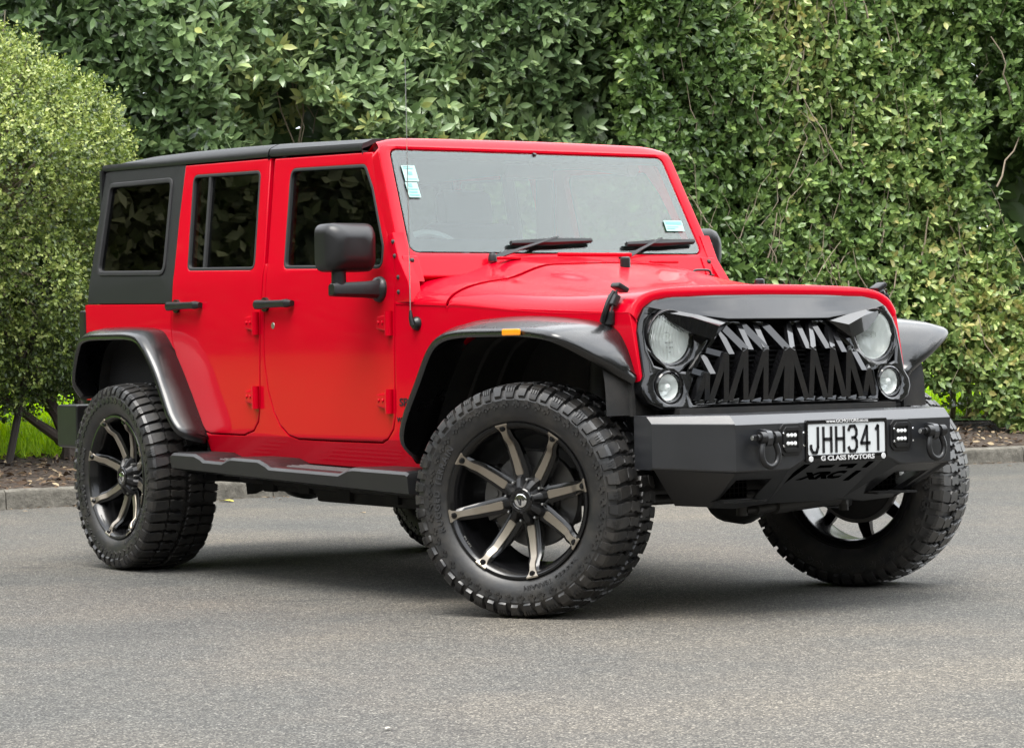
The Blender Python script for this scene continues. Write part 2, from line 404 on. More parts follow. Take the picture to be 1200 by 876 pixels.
TPL = np.array([[0, 0, 0], [-.36, .28, .10], [0, .30, 0], [.36, .28, .10], [-.42, .62, .11], [0, .62, -.01], [.42, .62, .11], [0, 1, -.10]])
TPF = [(0, 2, 1), (0, 3, 2), (1, 2, 5, 4), (2, 3, 6, 5), (4, 5, 7), (5, 6, 7)]
TPL4 = np.array([[0, 0, 0], [-.5, .5, .12], [0, 1, -.05], [.5, .5, .12], ])
TPF4 = [(0, 2, 1), (0, 3, 2)]
def leaves(name, p, d, nrm, Ls, Ws, tint, m, parent=None, small=False):
    T, F = (TPL4, TPF4) if small else (TPL, TPF)
    d = unit(d); s = unit(np.cross(d, nrm)); nn = np.cross(s, d); n = len(p); nv = len(T)
    V = p[:, None] + T[None, :, 0, None] * s[:, None] * Ws[:, None, None] + T[None, :, 1, None] * d[:, None] * Ls[:, None, None] + T[None, :, 2, None] * nn[:, None] * Ws[:, None, None]
    me = bpy.data.meshes.new(name)
    lt = np.array([len(f) for f in F]); li = np.array([i for f in F for i in f])
    me.vertices.add(n * nv); me.vertices.foreach_set('co', V.astype(np.float32).ravel())
    LI = (li[None] + (np.arange(n) * nv)[:, None]).ravel(); me.loops.add(len(LI)); me.loops.foreach_set('vertex_index', LI.astype(np.int32))
    LT = np.tile(lt, n); st = np.concatenate([[0], np.cumsum(LT)[:-1]])
    me.polygons.add(len(LT)); me.polygons.foreach_set('loop_start', st.astype(np.int32)); me.polygons.foreach_set('loop_total', LT.astype(np.int32))
    me.polygons.foreach_set('use_smooth', np.ones(len(LT), bool))
    me.update(calc_edges=True)
    a = me.attributes.new('tint', 'FLOAT', 'POINT'); a.data.foreach_set('value', np.repeat(tint, nv).astype(np.float32))
    o = bpy.data.objects.new(name, me); COL.objects.link(o); o.parent = parent; me.materials.append(m); return o
def twigs(P, axis, nl, length, Lm, Wm, theta=(.6, 1.25), tvar=.22, tbase=None):
    """whorls of leaves along short twigs: returns leaf arrays"""
    n = len(P); axis = unit(axis)
    rnd = RNG.normal(size=(n, 3)); e1 = unit(np.cross(axis, rnd)); e2 = np.cross(axis, e1)
    tw = RNG.normal(0, tvar, n) if tbase is None else tbase
    out = [[], [], [], [], [], []]
    for k in range(nl):
        ph = k * 2.4 + RNG.normal(0, .35, n); th = RNG.uniform(*theta, n) * (1.05 - .45 * k / nl)
        rd = np.cos(ph)[:, None] * e1 + np.sin(ph)[:, None] * e2
        dd = np.cos(th)[:, None] * axis + np.sin(th)[:, None] * rd; nn = np.sin(th)[:, None] * axis - np.cos(th)[:, None] * rd
        nn = nn + RNG.normal(0, .22, (n, 3)); dd = dd + np.array([0, 0, -.10])
        sc = RNG.uniform(.62, 1.15, n) * (1 - .25 * k / nl)
        out[0].append(P + axis * (length * k / nl)); out[1].append(dd); out[2].append(nn); out[3].append(Lm * sc); out[4].append(Wm * sc * RNG.uniform(.85, 1.15, n))
        out[5].append(np.clip(.45 + tw + RNG.normal(0, .12, n) + .16 * k / nl, 0, 1))
    return [np.concatenate(o) for o in out]

M['laurel'] = leaf_material('laurel_leaf', [(0, (.050, .088, .034)), (.4, (.125, .195, .078)), (.75, (.215, .300, .130)), (.93, (.33, .41, .17)), (1, (.40, .30, .03))], .33, .15, .6)
M['hedge'] = leaf_material('hedge_leaf', [(0, (.045, .085, .024)), (.4, (.112, .188, .052)), (.75, (.205, .295, .088)), (.95, (.38, .43, .15)), (1, (.36, .33, .12))], .38, .18, .5)
M['pitto'] = leaf_material('small_leaf', [(0, (.030, .050, .013)), (.35, (.096, .142, .032)), (.7, (.218, .282, .064)), (1, (.41, .46, .15))], .42)
M['twig'] = mat('grey_brown_twig', (.24, .195, .14), .85, var=.3, noise=20)
M['bark'] = mat('dark_bark', (.05, .038, .03), .9, var=.4, noise=14, bump=(30, .8, .01))

HB = waves(18, 1.0, 8, 11); DENS = waves(16, 1.6, 7, 21); TN = waves(12, .9, 5, 31)
# --- tall laurel hedge
def hedge_points(n, y0, y1, z0, z1, xf, seed, dmean=.22, dmax=.95, bump=.20):
    r = np.random.default_rng(seed)
    y = r.uniform(y0, y1, n); z = r.uniform(z0, z1, n); dp = np.minimum(r.exponential(dmean, n), dmax)
    q = np.stack([np.zeros(n), y, z], 1)
    x = xf(y, z) + bump * HB(q) - dp
    return np.stack([x, y, z], 1), dp
lh = empty('laurel_hedge', (-10.4, 3, .3))
inv = lambda o: Matrix.Translation(-o.location)
def rel(P, o): return P - np.array(o.location)
xf1 = lambda y, z: kx(y) - 2.25 - .05 * z + .18 * np.clip(y - 4, 0, 4) * .6
P, dp = hedge_points(15500, -2.6, 8.6, .22, 4.3, xf1, 5, .27, .95, .24)
keep = (DENS(P * 1.0) > -1.5); P = P[keep]; dp = dp[keep]
keep = ~((P[:, 1] < 2.7) & (P[:, 2] < .95)); P = P[keep]; dp = dp[keep]
ax = np.array([.95, -.55, .60]) + RNG.normal(0, .50, (len(P), 3))
tb = .20 * TN(P) + RNG.normal(0, .14, len(P))
lv = twigs(P, ax, 8, .17, .152, .064, tbase=tb)
leaves('foliage', rel(lv[0], lh), lv[1], lv[2], lv[3], lv[4], np.minimum(lv[5], .95), M['laurel'], lh)
Pc, dpc = hedge_points(5200, -2.6, 8.8, .5, 4.3, lambda y, z: xf1(y, z) - .75, 15, .15, .5, .12)
Pc = Pc[~((Pc[:, 1] < 2.7) & (Pc[:, 2] < .9))]
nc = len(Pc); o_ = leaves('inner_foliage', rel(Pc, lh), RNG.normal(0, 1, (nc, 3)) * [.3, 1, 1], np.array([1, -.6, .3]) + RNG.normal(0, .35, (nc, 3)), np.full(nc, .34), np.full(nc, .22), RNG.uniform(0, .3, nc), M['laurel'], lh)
tag(lh, 'tall dark green hedge with large glossy oval leaves behind the car roof', 'hedge')
b = MB(); r = random.Random(4)
for i in range(260):
    y = r.uniform(-2.4, 8.2); x = kx(y) - 2.6 - r.uniform(-.15, .5); z = r.uniform(.3, 3.4) if i > 40 else .1; a = r.uniform(-.35, .35)
    pth = [(x, y, z)]
    for kk in range(5): pth.append((pth[-1][0] + r.uniform(-.05, .10), pth[-1][1] + a * .2 + r.uniform(-.07, .07), pth[-1][2] + r.uniform(.12, .28)))
    rr = .022 if i <= 40 else r.uniform(.004, .010)
    b.tube([Vector(p) - lh.location for p in pth], [rr * (1 - .13 * q) for q in range(6)], 5)
b.build('stems', M['twig'], lh, wnm=False)
# --- right-hand hedge, smaller leaves, bare twigs showing
rh = empty('mixed_hedge', (-9.2, 10, .2))
xf2 = lambda y, z: kx(y) - 1.05 - .06 * z + .12 * np.sin(y * 1.3) + .25 * np.clip(8.6 - y, 0, 1.5) * -.9
P, dp = hedge_points(33000, 6.6, 17.5, .25, 4.6, xf2, 8, .20, .85, .17)
dn = DENS(P * 1.15); keep = dn > -1.0 ; P = P[keep]; dp = dp[keep]
lowz = .42 + .25 * np.sin(P[:, 1] * 2.3) + .12 * np.sin(P[:, 1] * 6.1); hang = P[:, 2] > lowz; P = P[hang]; dp = dp[hang]
ax = np.array([.85, -.5, .5]) + RNG.normal(0, .70, (len(P), 3))
tb = .26 * TN(P * 1.2 + 3) + .06 * np.minimum((P[:, 1] - 10) / 3, 1.2) + RNG.normal(0, .12, len(P))
lv = twigs(P, ax, 8, .16, .100, .056, theta=(.5, 1.4), tbase=tb)
leaves('foliage', rel(lv[0], rh), lv[1], lv[2], lv[3], lv[4], lv[5], M['hedge'], rh)
Pc, dpc = hedge_points(7400, 6.4, 17.5, .75, 4.6, lambda y, z: xf2(y, z) - .75, 16, .15, .5, .12)
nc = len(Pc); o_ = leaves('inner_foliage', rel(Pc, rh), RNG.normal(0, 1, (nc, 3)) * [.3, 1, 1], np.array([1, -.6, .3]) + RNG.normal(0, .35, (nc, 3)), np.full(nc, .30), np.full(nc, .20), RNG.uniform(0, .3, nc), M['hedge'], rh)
tag(rh, 'lighter green hedge with small leaves and bare twigs beside the car front', 'hedge')
b = MB(); r = random.Random(9)
for i in range(520):
    y = r.uniform(6.8, 16.5) if i % 3 else r.gauss(8.2, .5); z = r.uniform(.25, 3.9); x = float(xf2(y, z)) + .17 * float(HB(np.array([[0, y, z]]))[0]) - r.uniform(-.10, .16)
    lean = r.uniform(-.5, .5); pth = [(x, y, z)]
    for kk in range(r.randint(3, 7)): pth.append((pth[-1][0] + r.uniform(-.04, .04), pth[-1][1] + lean * .16 + r.uniform(-.05, .05), pth[-1][2] + r.uniform(.06, .14)))
    rr = r.choice([.002, .003, .004, .005, .009])
    b.tube([Vector(p) - rh.location for p in pth], [rr * (1 - .10 * q) for q in range(len(pth))], 5)
for i in range(42):
    y = 7.2 + i * .24 + r.uniform(-.08, .08); x = kx(y) - 1.75 - r.uniform(0, .5); a = r.uniform(-.3, .3)
    pth = [(x, y, .1)]
    for kk in range(7): pth.append((pth[-1][0] + r.uniform(-.05, .05), pth[-1][1] + a * .12 + r.uniform(-.06, .06), pth[-1][2] + .32))
    b.tube([Vector(p) - rh.location for p in pth], [.028 * (1 - .1 * q) for q in range(8)], 6)
b.build('stems', M['twig'], rh, wnm=False)
b = MB(); b.tube([Vector(p) - rh.location for p in ((-9.35, 11.2, .05), (-9.33, 11.2, .5), (-9.42, 11.1, .9), (-9.4, 11.25, 1.5))], [.15, .12, .10, .07], 10)
b.build('trunk', M['bark'], rh)
# --- small-leaved round bush at the left
pb = empty('round_bush', (-9.45, 1.45, .2))
n = 21000; r_ = np.random.default_rng(12)
u = unit(r_.normal(size=(n, 3))); rad3 = np.array([1.10, 1.15, 1.42]); cen = np.array([-9.62, 1.20, 1.84])
rr = 1 - np.minimum(r_.exponential(.10, n), .5); rr *= 1 + .075 * waves(14, 2.5, 9, 17)(u * 2.2)
P = cen + u * rad3 * rr[:, None]
n2 = 10500; u2 = unit(r_.normal(size=(n2, 3))); P2 = np.array([-9.9, .25, 2.55]) + u2 * np.array([1.0, 1.25, 1.65]) * (1 - np.minimum(r_.exponential(.10, n2), .5))[:, None]
n3 = 1800; u3 = unit(r_.normal(size=(n3, 3))); P3 = np.array([-9.95, .30, 2.85]) + u3 * np.array([.75, .8, .55]) * (1 - np.minimum(r_.exponential(.12, n3), .5))[:, None]
P = np.concatenate([P, P2, P3]); u = np.concatenate([u, u2, u3])
cl = waves(20, 3.5, 12, 71)(P); P = P + u * (.10 * np.maximum(cl, -.3))[:, None]
keep = (P[:, 2] > .56 + .07 * np.sin(P[:, 1] * 5) + .05 * np.sin(P[:, 1] * 13)) & (waves(14, 3, 10, 5)(P) > -1.25); P = P[keep]; u = u[keep]
ax = u * .9 + np.array([.2, -.1, .5]) + r_.normal(0, .6, P.shape)
tb = .17 * waves(12, 1.5, 6, 8)(P) + .10 * (P[:, 2] - 2) + r_.normal(0, .28, len(P))
lv = twigs(P, ax, 6, .10, .040, .026, theta=(.5, 1.4), tbase=tb)
leaves('foliage', rel(lv[0], pb), lv[1], lv[2], lv[3], lv[4], lv[5], M['pitto'], pb, True)
b = MB()
for pth, r0 in ((((-9.30, 1.80, .15), (-9.32, 1.81, .35), (-9.36, 1.74, .55), (-9.5, 1.62, .8), (-9.7, 1.3, 1.6), (-9.8, 1.1, 2.6)), .062), (((-9.34, 1.74, .36), (-9.45, 1.95, .6), (-9.6, 1.9, 1.2), (-9.7, 1.7, 2.2)), .035),
               (((-9.34, 1.76, .38), (-9.40, 1.60, .50), (-9.5, 1.30, .75), (-9.6, .8, 1.4), (-9.8, .4, 2.3)), .034)):
    b.tube([Vector(p) - pb.location for p in pth], [r0 * (1.25 if q == 0 else 1 - .11 * q) for q in range(len(pth))], 9)
b.build('trunk', M['bark'], pb)
b = MB(); r = random.Random(3)
for i in range(150):
    d = Vector((r.gauss(0, 1), r.gauss(0, 1), r.gauss(.2, 1))).normalized(); p = Vector(cen); pth = [p + Vector((d.x * .3, d.y * .3, d.z * .4))]
    for kk in range(4): pth.append(pth[-1] + Vector((d.x * .17, d.y * .18, d.z * .24)) + Vector((r.gauss(0, .03), r.gauss(0, .03), r.gauss(0, .03))))
    if pth[-1].z > .6: b.tube([q - pb.location for q in pth], [.008, .007, .005, .004, .003], 4)
b.build('twigs', M['twig'], pb, wnm=False)
tag(pb, 'yellow-green rounded bush with tiny leaves left of the car rear', 'bush')
st = MB(); st.tube([(0, -.02, -.05), (.01, .09, .45), (.02, .27, 1.3)], [.028, .027, .025], 8)
tag(st.build('tree_stake', mat('stake_timber', (.022, .017, .014), .9), None), 'dark slanting stake under the rounded bush at far left', 'stake').location = (-9.15, 1.27, .18)

# --- grass and litter that nobody could count
def grass(y0, y1, d0, d1, n, seed):
    r = np.random.default_rng(seed); y = r.uniform(y0, y1, n); d = d0 + (d1 - d0) * r.random(n) ** 1.5; x = -7.95 + .072 * (y - .68) - d
    return np.stack([x, y, bedz(d) - .01], 1)
P = np.concatenate([grass(-1.5, 6.0, 1.5, 16, 52000, 1), grass(7, 17, 2.0, 9, 24000, 2)])
D = np.array([0, 0, 1.]) + RNG.normal(0, .42, P.shape); NR = np.array([.7, -.5, .3]) + RNG.normal(0, .4, P.shape)
M['grass'] = leaf_material('grass_blade', [(0, (.20, .36, .012)), (.5, (.38, .58, .025)), (1, (.55, .70, .07))], .5, .5)
tag(leaves('grass', P, D, NR, RNG.uniform(.06, .17, len(P)), RNG.uniform(.006, .012, len(P)), RNG.random(len(P)), M['grass'], None, True), kind='stuff')
def litter(y0, y1, d0, d1, n, seed, zf=None):
    r = np.random.default_rng(seed); y = r.uniform(y0, y1, n); d = r.uniform(d0, d1, n); x = -7.95 + .072 * (y - .68) - d
    return np.stack([x, y, (bedz(d) if zf is None else np.full(n, zf)) + r.uniform(.004, .03 if zf is None else .006, n)], 1)
P = np.concatenate([litter(-2, 4, .12, 1.7, 3800, 1), litter(6.5, 13, .12, 2.6, 5200, 2), litter(-2, 13, -.16, -.01, 800, 3, .001), litter(-2, 13, -.6, -.01, 130, 4, .001)])
D = RNG.normal(size=P.shape) * np.array([1, 1, .22]); NR = np.array([0, 0, 1.]) + RNG.normal(0, .35, P.shape)
flat = P[:, 2] < .01; D[flat, 2] *= .1; NR[flat] = np.array([0, 0, 1]) + RNG.normal(0, .08, (flat.sum(), 3))
M['litter'] = leaf_material('dry_leaf', [(0, (.03, .019, .012)), (.4, (.075, .048, .03)), (.75, (.17, .12, .075)), (1, (.34, .27, .17))], .8, .05, .2)
LL = RNG.uniform(.02, .085, len(P)); LL[flat] *= .6
tag(leaves('leaf_litter', P, D, NR, LL, LL * RNG.uniform(.12, .55, len(P)), RNG.random(len(P)) ** 1.2, M['litter'], None), kind='stuff')
# --- edging plank and wire fence behind the right-hand hedge
e = MB(); e.box((0, 0, .06), (.05, 2.6, .12), bev=.006)
tag(e.build('timber_edging', mat('weathered_timber', (.42, .38, .33), .85, var=.25, noise=6), None), 'pale weathered timber edging on the ground behind the right hedge', 'edging').location = (-9.9, 12.2, .33)
fe = empty('wire_fence', (-10.3, 10.2, .3)); b = MB()
for i in range(56):
    y = -2.8 + i * .1; b.tube([(0, y, 0), (0, y, 1.3)], .0022, 4)
for i in range(14): b.tube([(.004, -2.8, .02 + i * .1), (.004, 2.7, .02 + i * .1)], .0022, 4)
b.build('wire_mesh', M['darksteel'], fe, wnm=False, smooth=False)
for i in range(4):
    b = MB(); b.tube([(-.02, -2.8 + i * 1.83, -.1), (-.02, -2.8 + i * 1.83, 1.38)], .022, 8); b.build('post', M['darksteel'], fe)
tag(fe, 'dark wire mesh fence standing on the lawn behind the right hedge', 'fence')
# --- fallen leaves lying on the asphalt
def fallen(x, y, s, rz, m, label, group=None):
    b = MB(); V = [b.v((p[0] * s * .55, (p[1] - .5) * s, abs(p[0]) * s * .18 + .004 + .012 * s * math.sin(p[1] * 3))) for p in ((0, 0), (-.30, .22), (-.42, .5), (-.28, .8), (0, 1), (.28, .8), (.42, .5), (.30, .22), (0, .5))]
    for i in range(8): b.f([V[8], V[i], V[(i + 1) % 8]])
    o = b.build('fallen_leaf', m, None, wnm=False); o.location = (x, y, .002); o.rotation_euler = (0, 0, rz); tag(o, label, 'leaf', group)
FY = mat('yellow_dead_leaf', (.50, .44, .08), .6); FB = mat('tan_dead_leaf', (.36, .27, .15), .7); PALE_LEAF = mat('pale_dead_leaf', (.45, .42, .36), .7)

# --- trees along the far side of the car park, seen only as reflections in glass and paint
n = 260000; r_ = np.random.default_rng(44)
th = r_.uniform(rad(-178), rad(72), n); R_ = 23 + 3.0 * np.sin(th * 9) + r_.exponential(1.2, n); z = r_.random(n) ** .9 * (9.5 + 2.0 * np.sin(th * 13) + 1.2 * np.sin(th * 31))
P = np.stack([R_ * np.cos(th) + 1, R_ * np.sin(th) - 1, z], 1)
D = r_.normal(size=P.shape); NR = np.stack([-np.cos(th), -np.sin(th), np.full(n, .5)], 1) + r_.normal(0, .5, P.shape)
nb = 14000; tb_ = r_.uniform(rad(-178), rad(72), nb); Rb = 26.5 + 3.0 * np.sin(tb_ * 9); zb = r_.random(nb) * (8.6 + 2.0 * np.sin(tb_ * 13) + 1.2 * np.sin(tb_ * 31))
P = np.concatenate([P, np.stack([Rb * np.cos(tb_) + 1, Rb * np.sin(tb_) - 1, zb], 1)]); D = np.concatenate([D, r_.normal(size=(nb, 3))]); NR = np.concatenate([NR, np.stack([-np.cos(tb_), -np.sin(tb_), np.full(nb, .3)], 1) + r_.normal(0, .2, (nb, 3))])
n += nb; big = np.arange(n) >= n - nb
tag(leaves('woods', P, D, NR, np.where(big, 1.7, r_.uniform(.14, .30, n)), np.where(big, 1.5, r_.uniform(.10, .19, n)), np.clip(r_.normal(.4, .2, n), 0, 1), leaf_material('woods_leaf', [(0, (.05, .052, .025)), (.6, (.15, .155, .07)), (1, (.34, .33, .17))], .6, .1, .2), None, True), kind='stuff')
# ================================================================== the car
car = empty('off_road_car', (0, 0, 0))
tag(car, 'red four-door off-road car with black hardtop, toothed black grille and big tyres', 'car')
RT = .4125
M['disc'] = mat('worn_disc', (.16, .155, .15), .4, .8, var=.3, noise=18)
def make_wheel():
    root = empty('wheel', (0, 0, 0), 0, car)
    # --- tyre carcass + tread blocks (axis = Y, outside = -Y)
    b = MB()
    half = [(.262, -.118), (.270, -.128), (.280, -.1395), (.300, -.1500), (.325, -.1570), (.345, -.1580), (.352, -.1595), (.356, -.1580), (.372, -.1535), (.386, -.1440), (.391, -.128), (.3925, -.09), (.393, -.03)]
    prof = half + [(r, -y) for r, y in reversed(half)]
    b.lathe(prof, 96)
    NP = 50; PI2 = 2 * math.pi
    def patch(poly, top, base=.389, taper=.0022, rot=0.):
        """block: polygon (arc length at tread radius, lateral y); top radius function of y"""
        q = offset_poly(poly, taper)
        lo = [b.v((base * math.cos(u / RT + rot), y, base * math.sin(u / RT + rot))) for u, y in poly]
        mid = [b.v(((top(y) - .0025) * math.cos(u / RT + rot), y, (top(y) - .0025) * math.sin(u / RT + rot))) for u, y in offset_poly(poly, taper * .45)]
        hi = [b.v((top(y) * math.cos(u / RT + rot), y, top(y) * math.sin(u / RT + rot))) for u, y in q]
        n = len(poly)
        for i in range(n):
            j = (i + 1) % n; b.f([lo[i], lo[j], mid[j], mid[i]]); b.f([mid[i], mid[j], hi[j], hi[i]])
        b.f(hi)
    pr = np.random.default_rng(5).choice([.84, .95, 1.05, 1.17], NP); pr = pr / pr.sum(); pcum = np.concatenate([[0], np.cumsum(pr)])
    top = lambda y: RT - .010 * (abs(y) / .135) ** 2.6
    for k in range(NP):
        a = PI2 * (pcum[k] + pr[k] / 2); pitch = PI2 * RT * pr[k]
        for sg in (-1, 1):
            off = 0 if sg < 0 else .5 * pitch / RT
            # shoulder lug: tread part, then wrapped over the shoulder down the sidewall
            w0 = .37 * pitch if k % 2 else .40 * pitch; sk = .010
            P1 = [(-w0 + sk, .088), (-w0 * .55 + sk, .080), (w0 * .7 + sk, .084), (w0 + sk * .8, .094), (w0 + .002, .142), (-w0, .142)]
            patch([(u, sg * y) for u, y in P1], top, rot=a + off)
            long = k % 2 == 0
            secs = [(RT - .0115, .1415), (.394, .1535), (.378, .1610), (.362 if long else .369, .1640), (.357 if long else .366, .1600)]
            rings = []
            for i, (r_, y_) in enumerate(secs):
                ww = w0 * (1 - .10 * i) * (1 if i < 4 else .85)
                rings.append([(r_ * math.cos(a + off + u / RT), sg * y_, r_ * math.sin(a + off + u / RT)) for u in (-ww, -ww * .3, ww * .3, ww)])
            inner = [(.392, .120), (.385, .140), (.368, .150), (.354, .154), (.352, .154)]
            ri = []
            for i, (r_, y_) in enumerate(inner):
                ww = w0 * (1 - .10 * i)
                ri.append([(r_ * math.cos(a + off + u / RT), sg * y_, r_ * math.sin(a + off + u / RT)) for u in (ww, ww * .3, -ww * .3, -ww)])
            b.rings([x + y for x, y in zip(rings, ri)])
            # thin rib groove bars on the lug
            if long:
                for du in (-.45, .05, .5):
                    rg = []
                    for r_, y_ in ((RT - .012, .1425), (.395, .1550), (.383, .1618)):
                        rg.append([(r_ * math.cos(a + off + (du * w0 + s_ * .0022) / RT), sg * (y_ + e_), r_ * math.sin(a + off + (du * w0 + s_ * .0022) / RT)) for s_, e_ in ((-1, 0), (1, 0), (1, .0022), (-1, .0022))])
                    b.rings(rg)
            # claw mark low on the sidewall
            rc, cw = .337, .010
            for dx, rr, ww in ((0, .346, .0095), (.010, .336, .006), (-.010, .336, .006), (0, .329, .005)):
                c_ = a + off + pitch / RT * .5 + dx / .34
                g = [(rr + p * ww, q * ww / .34) for p, q in ((-1, -.5), (-.3, -1), (.8, -.7), (1, .4), (0, 1), (-.9, .5))]
                lo = [(r_ * math.cos(c_ + t_), sg * .1565, r_ * math.sin(c_ + t_)) for r_, t_ in g]; hi = [(r_ * math.cos(c_ + t_), sg * .1612, r_ * math.sin(c_ + t_)) for r_, t_ in g]
                b.rings([lo, hi])
        # two interlocking centre rows
        for sg, ph in ((-1, .15), (1, .65)):
            off = ph * pitch / RT
            Pc = [(-.40, .004), (-.16, .012), (.10, .006), (.42, .016), (.30, .040), (.44, .062), (.34, .078), (.02, .076), (-.22, .080), (-.46, .070), (-.34, .044), (-.50, .022)]
            patch([(u * pitch * .90 + sg * 0, sg * y) for u, y in Pc], top, rot=a + off)
    t = b.build('tyre', M['rubber'], root, ang=32, wnm=False)
    # raised sidewall lettering
    def ring_text(txt, size, r, ang, y, parent, m, flip=False, ext=.0012, sx=1., sp=1.15):
        def mp_(u, v, d):
            R_ = r + (v if not flip else -v); th = ang + (-u if not flip else u) / r
            # seen from outside (-Y): +x right, +z up
            return (R_ * math.cos(th), y - d, R_ * math.sin(th))
        return text_obj('raised_lettering', txt, size, mp_, m, parent, extrude=ext, sx=sx, space=sp, bold=.0006)
    M['letter'] = M.get('letter') or mat('tyre_lettering', (.030, .030, .031), .5)
    ring_text('RUGGED TERRAIN', .026, .303, rad(-62), -.1512, t, M['letter'], False, .0028)
    ring_text('RUGGED TERRAIN', .034, .308, rad(172), -.1530, t, M['letter'], False, .0028)
    # --- rim
    b = MB()
    prof = [(.262, -.122), (.268, -.131), (.2735, -.137), (.2715, -.1415), (.264, -.1415), (.258, -.137), (.252, -.128), (.248, -.118), (.2405, -.100), (.2395, -.06), (.232, .02), (.228, .10), (.236, .115), (.250, .122), (.262, .122), (.266, .118),
            (.258, .108), (.240, .095), (.240, .02), (.246, -.05), (.250, -.10), (.258, -.115)]
    b.lathe(prof, 96, closed_prof=True)
    # hub disc the spokes grow from
    b.lathe([(.0, -.045), (.070, -.045), (.088, -.030), (.088, .0), (.0, .0)], 32)
    for k in range(8):
        th = rad(102) + k * math.pi / 4; ca, sa = math.cos(th), math.sin(th)
        secs = [(.062, -.070, .050, .030, .050), (.11, -.073, .046, .032, .045), (.165, -.083, .042, .030, .040), (.200, -.094, .038, .027, .030), (.222, -.116, .034, .024, .030), (.240, -.124, .030, .024, .030), (.257, -.130, .028, .030, .020)]
        rings = []
        for r_, y_, w1, w2, dp in secs:
            ring = []
            for q, yy in ((-w2 * .5, y_), (w2 * .5, y_), (w1 * .5 + .006, y_ + .007), (w1 * .5 + .004, y_ + dp), (-w1 * .5 - .004, y_ + dp), (-w1 * .5 - .006, y_ + .007)):
                ring.append((r_ * ca - q * sa, yy, r_ * sa + q * ca))
            rings.append(ring)
        b.rings(rings)
    rim = b.build('rim', M['rim'], root, ang=32)
    # bronze faces of the spokes with their bolted ends
    b = MB(); bolts = MB()
    for k in range(8):
        th = rad(102) + k * math.pi / 4; ca, sa = math.cos(th), math.sin(th)
        secs = [(.090, -.0745, .025), (.096, -.0755, .031), (.14, -.0815, .0285), (.192, -.0955, .026), (.203, -.1005, .0245), (.221, -.1205, .0235), (.236, -.1275, .023), (.246, -.1310, .026), (.2555, -.1345, .034), (.2665, -.1435, .048), (.2715, -.1440, .046)]
        rings = []
        for r_, y_, w_ in secs:
            rings.append([(r_ * ca - q * sa, yy, r_ * sa + q * ca) for q, yy in ((-w_ / 2, y_ + .003), (-w_ / 2 + .0015, y_ - .001), (w_ / 2 - .0015, y_ - .001), (w_ / 2, y_ + .003), (w_ / 2 - .002, y_ + .007), (-w_ / 2 + .002, y_ + .007))])
        b.rings(rings)
        c = Vector((.2575 * ca, -.136, .2575 * sa))
        bolts.lathe([(.0, -.011), (.0045, -.011), (.0045, -.0055), (.0095, -.0055), (.0115, -.002), (.0115, .003)], 12, c=c)
    sp = loose(b.build('spoke_face', M['bronze'], root, ang=30))
    loose(bolts.build('spoke_bolt', M['rim'], root))
    ring_text('FUEL', .022, .2555, rad(216), -.1285, rim, M['steel'], True, .0006)
    # --- hub cap
    b = MB(); nl = 8
    ringsA = []
    for r_, y_, amp in ((.089, -.046, .006), (.086, -.066, .010), (.070, -.092, .009), (.048, -.106, .003), (.043, -.108, 0)):
        ring = []
        for k in range(64):
            a = 2 * math.pi * k / 64; s_ = math.cos(8 * (a - rad(102 + 22.5)) + 0); s2 = max(-1, min(1, s_ * 2.2))
            ring.append(((r_ + amp * (-s2)) * math.cos(a), y_ + (amp * .9 * max(0, s2)), (r_ + amp * (-s2)) * math.sin(a)))
        ringsA.append(ring)
    b.rings(ringsA, True, True)
    hc = b.build('hub_cap', M['satin'], root, ang=25)
    b = MB(); b.lathe([(.044, -.098), (.044, -.110), (.040, -.114), (.030, -.114), (.0275, -.111), (.0, -.111)], 40); cring = b.build('cap_ring', M['gloss_black'], hc)
    b = MB()
    for k in range(8):
        th = rad(102 + 22.5) + k * math.pi / 4; c = Vector((.073 * math.cos(th), -.078, .073 * math.sin(th)))
        b.lathe([(0, -.012), (.0042, -.011), (.0055, -.004), (.0055, .012)], 10, c=c)
    loose(b.build('lug_bolt', M['steel'], root)); b = MB()
    for k in range(8):
        th = k * math.pi / 4; c = Vector((.037 * math.cos(th), -.1142, .037 * math.sin(th))); b.lathe([(0, -.002), (.002, -.002), (.0028, .002)], 8, c=c)
    loose(b.build('cap_screw', M['ink'], root))
    b = MB(); b.lathe([(0, -.1145), (.020, -.1140), (.0235, -.1120), (.0235, -.110)], 40); em = b.build('cap_emblem', M['chrome'], hc)
    b = MB()
    for poly in ([(-.0155, .009), (-.009, .009), (.0005, -.018), (-.004, -.0165)], [(-.001, .009), (.006, .004), (.004, -.016), (.0015, -.018), (-.003, -.004)], [(.009, .009), (.016, .008), (.0135, -.002), (.0085, -.001)]):
        b.plate(poly, lambda u, v, d: (u, -.1147 - d, v), .002, .0)
    b.build('emblem_mark', M['ink'], hc)
    # --- brake
    b = MB(); b.lathe([(.060, -.012), (.100, -.012), (.104, -.002), (.168, -.002), (.170, .0), (.170, .022), (.168, .024), (.06, .024)], 56); b.build('brake_disc', M['disc'], root)
    b = MB()
    rings = []
    for a in np.linspace(rad(140), rad(205), 9):
        rings.append([(r_ * math.cos(a), y_, r_ * math.sin(a)) for r_, y_ in ((.115, -.03), (.182, -.03), (.190, .0), (.190, .05), (.115, .05))])
    b.rings(rings)
    b.tube([(-.14, -.035, .02), (-.14, -.012, .02)], .014, 10); b.tube([(-.135, -.035, -.035), (-.135, -.012, -.035)], .014, 10)
    b.build('brake_caliper', M['disc'], root)
    b = MB(); b.lathe([(0, .03), (.15, .03), (.155, .036), (.15, .042), (.07, .06), (.055, .12), (0, .12)], 32); b.build('dust_shield', M['under'], root)
    return root
ST = rad(28.6); KP = .703; HZ = .4085
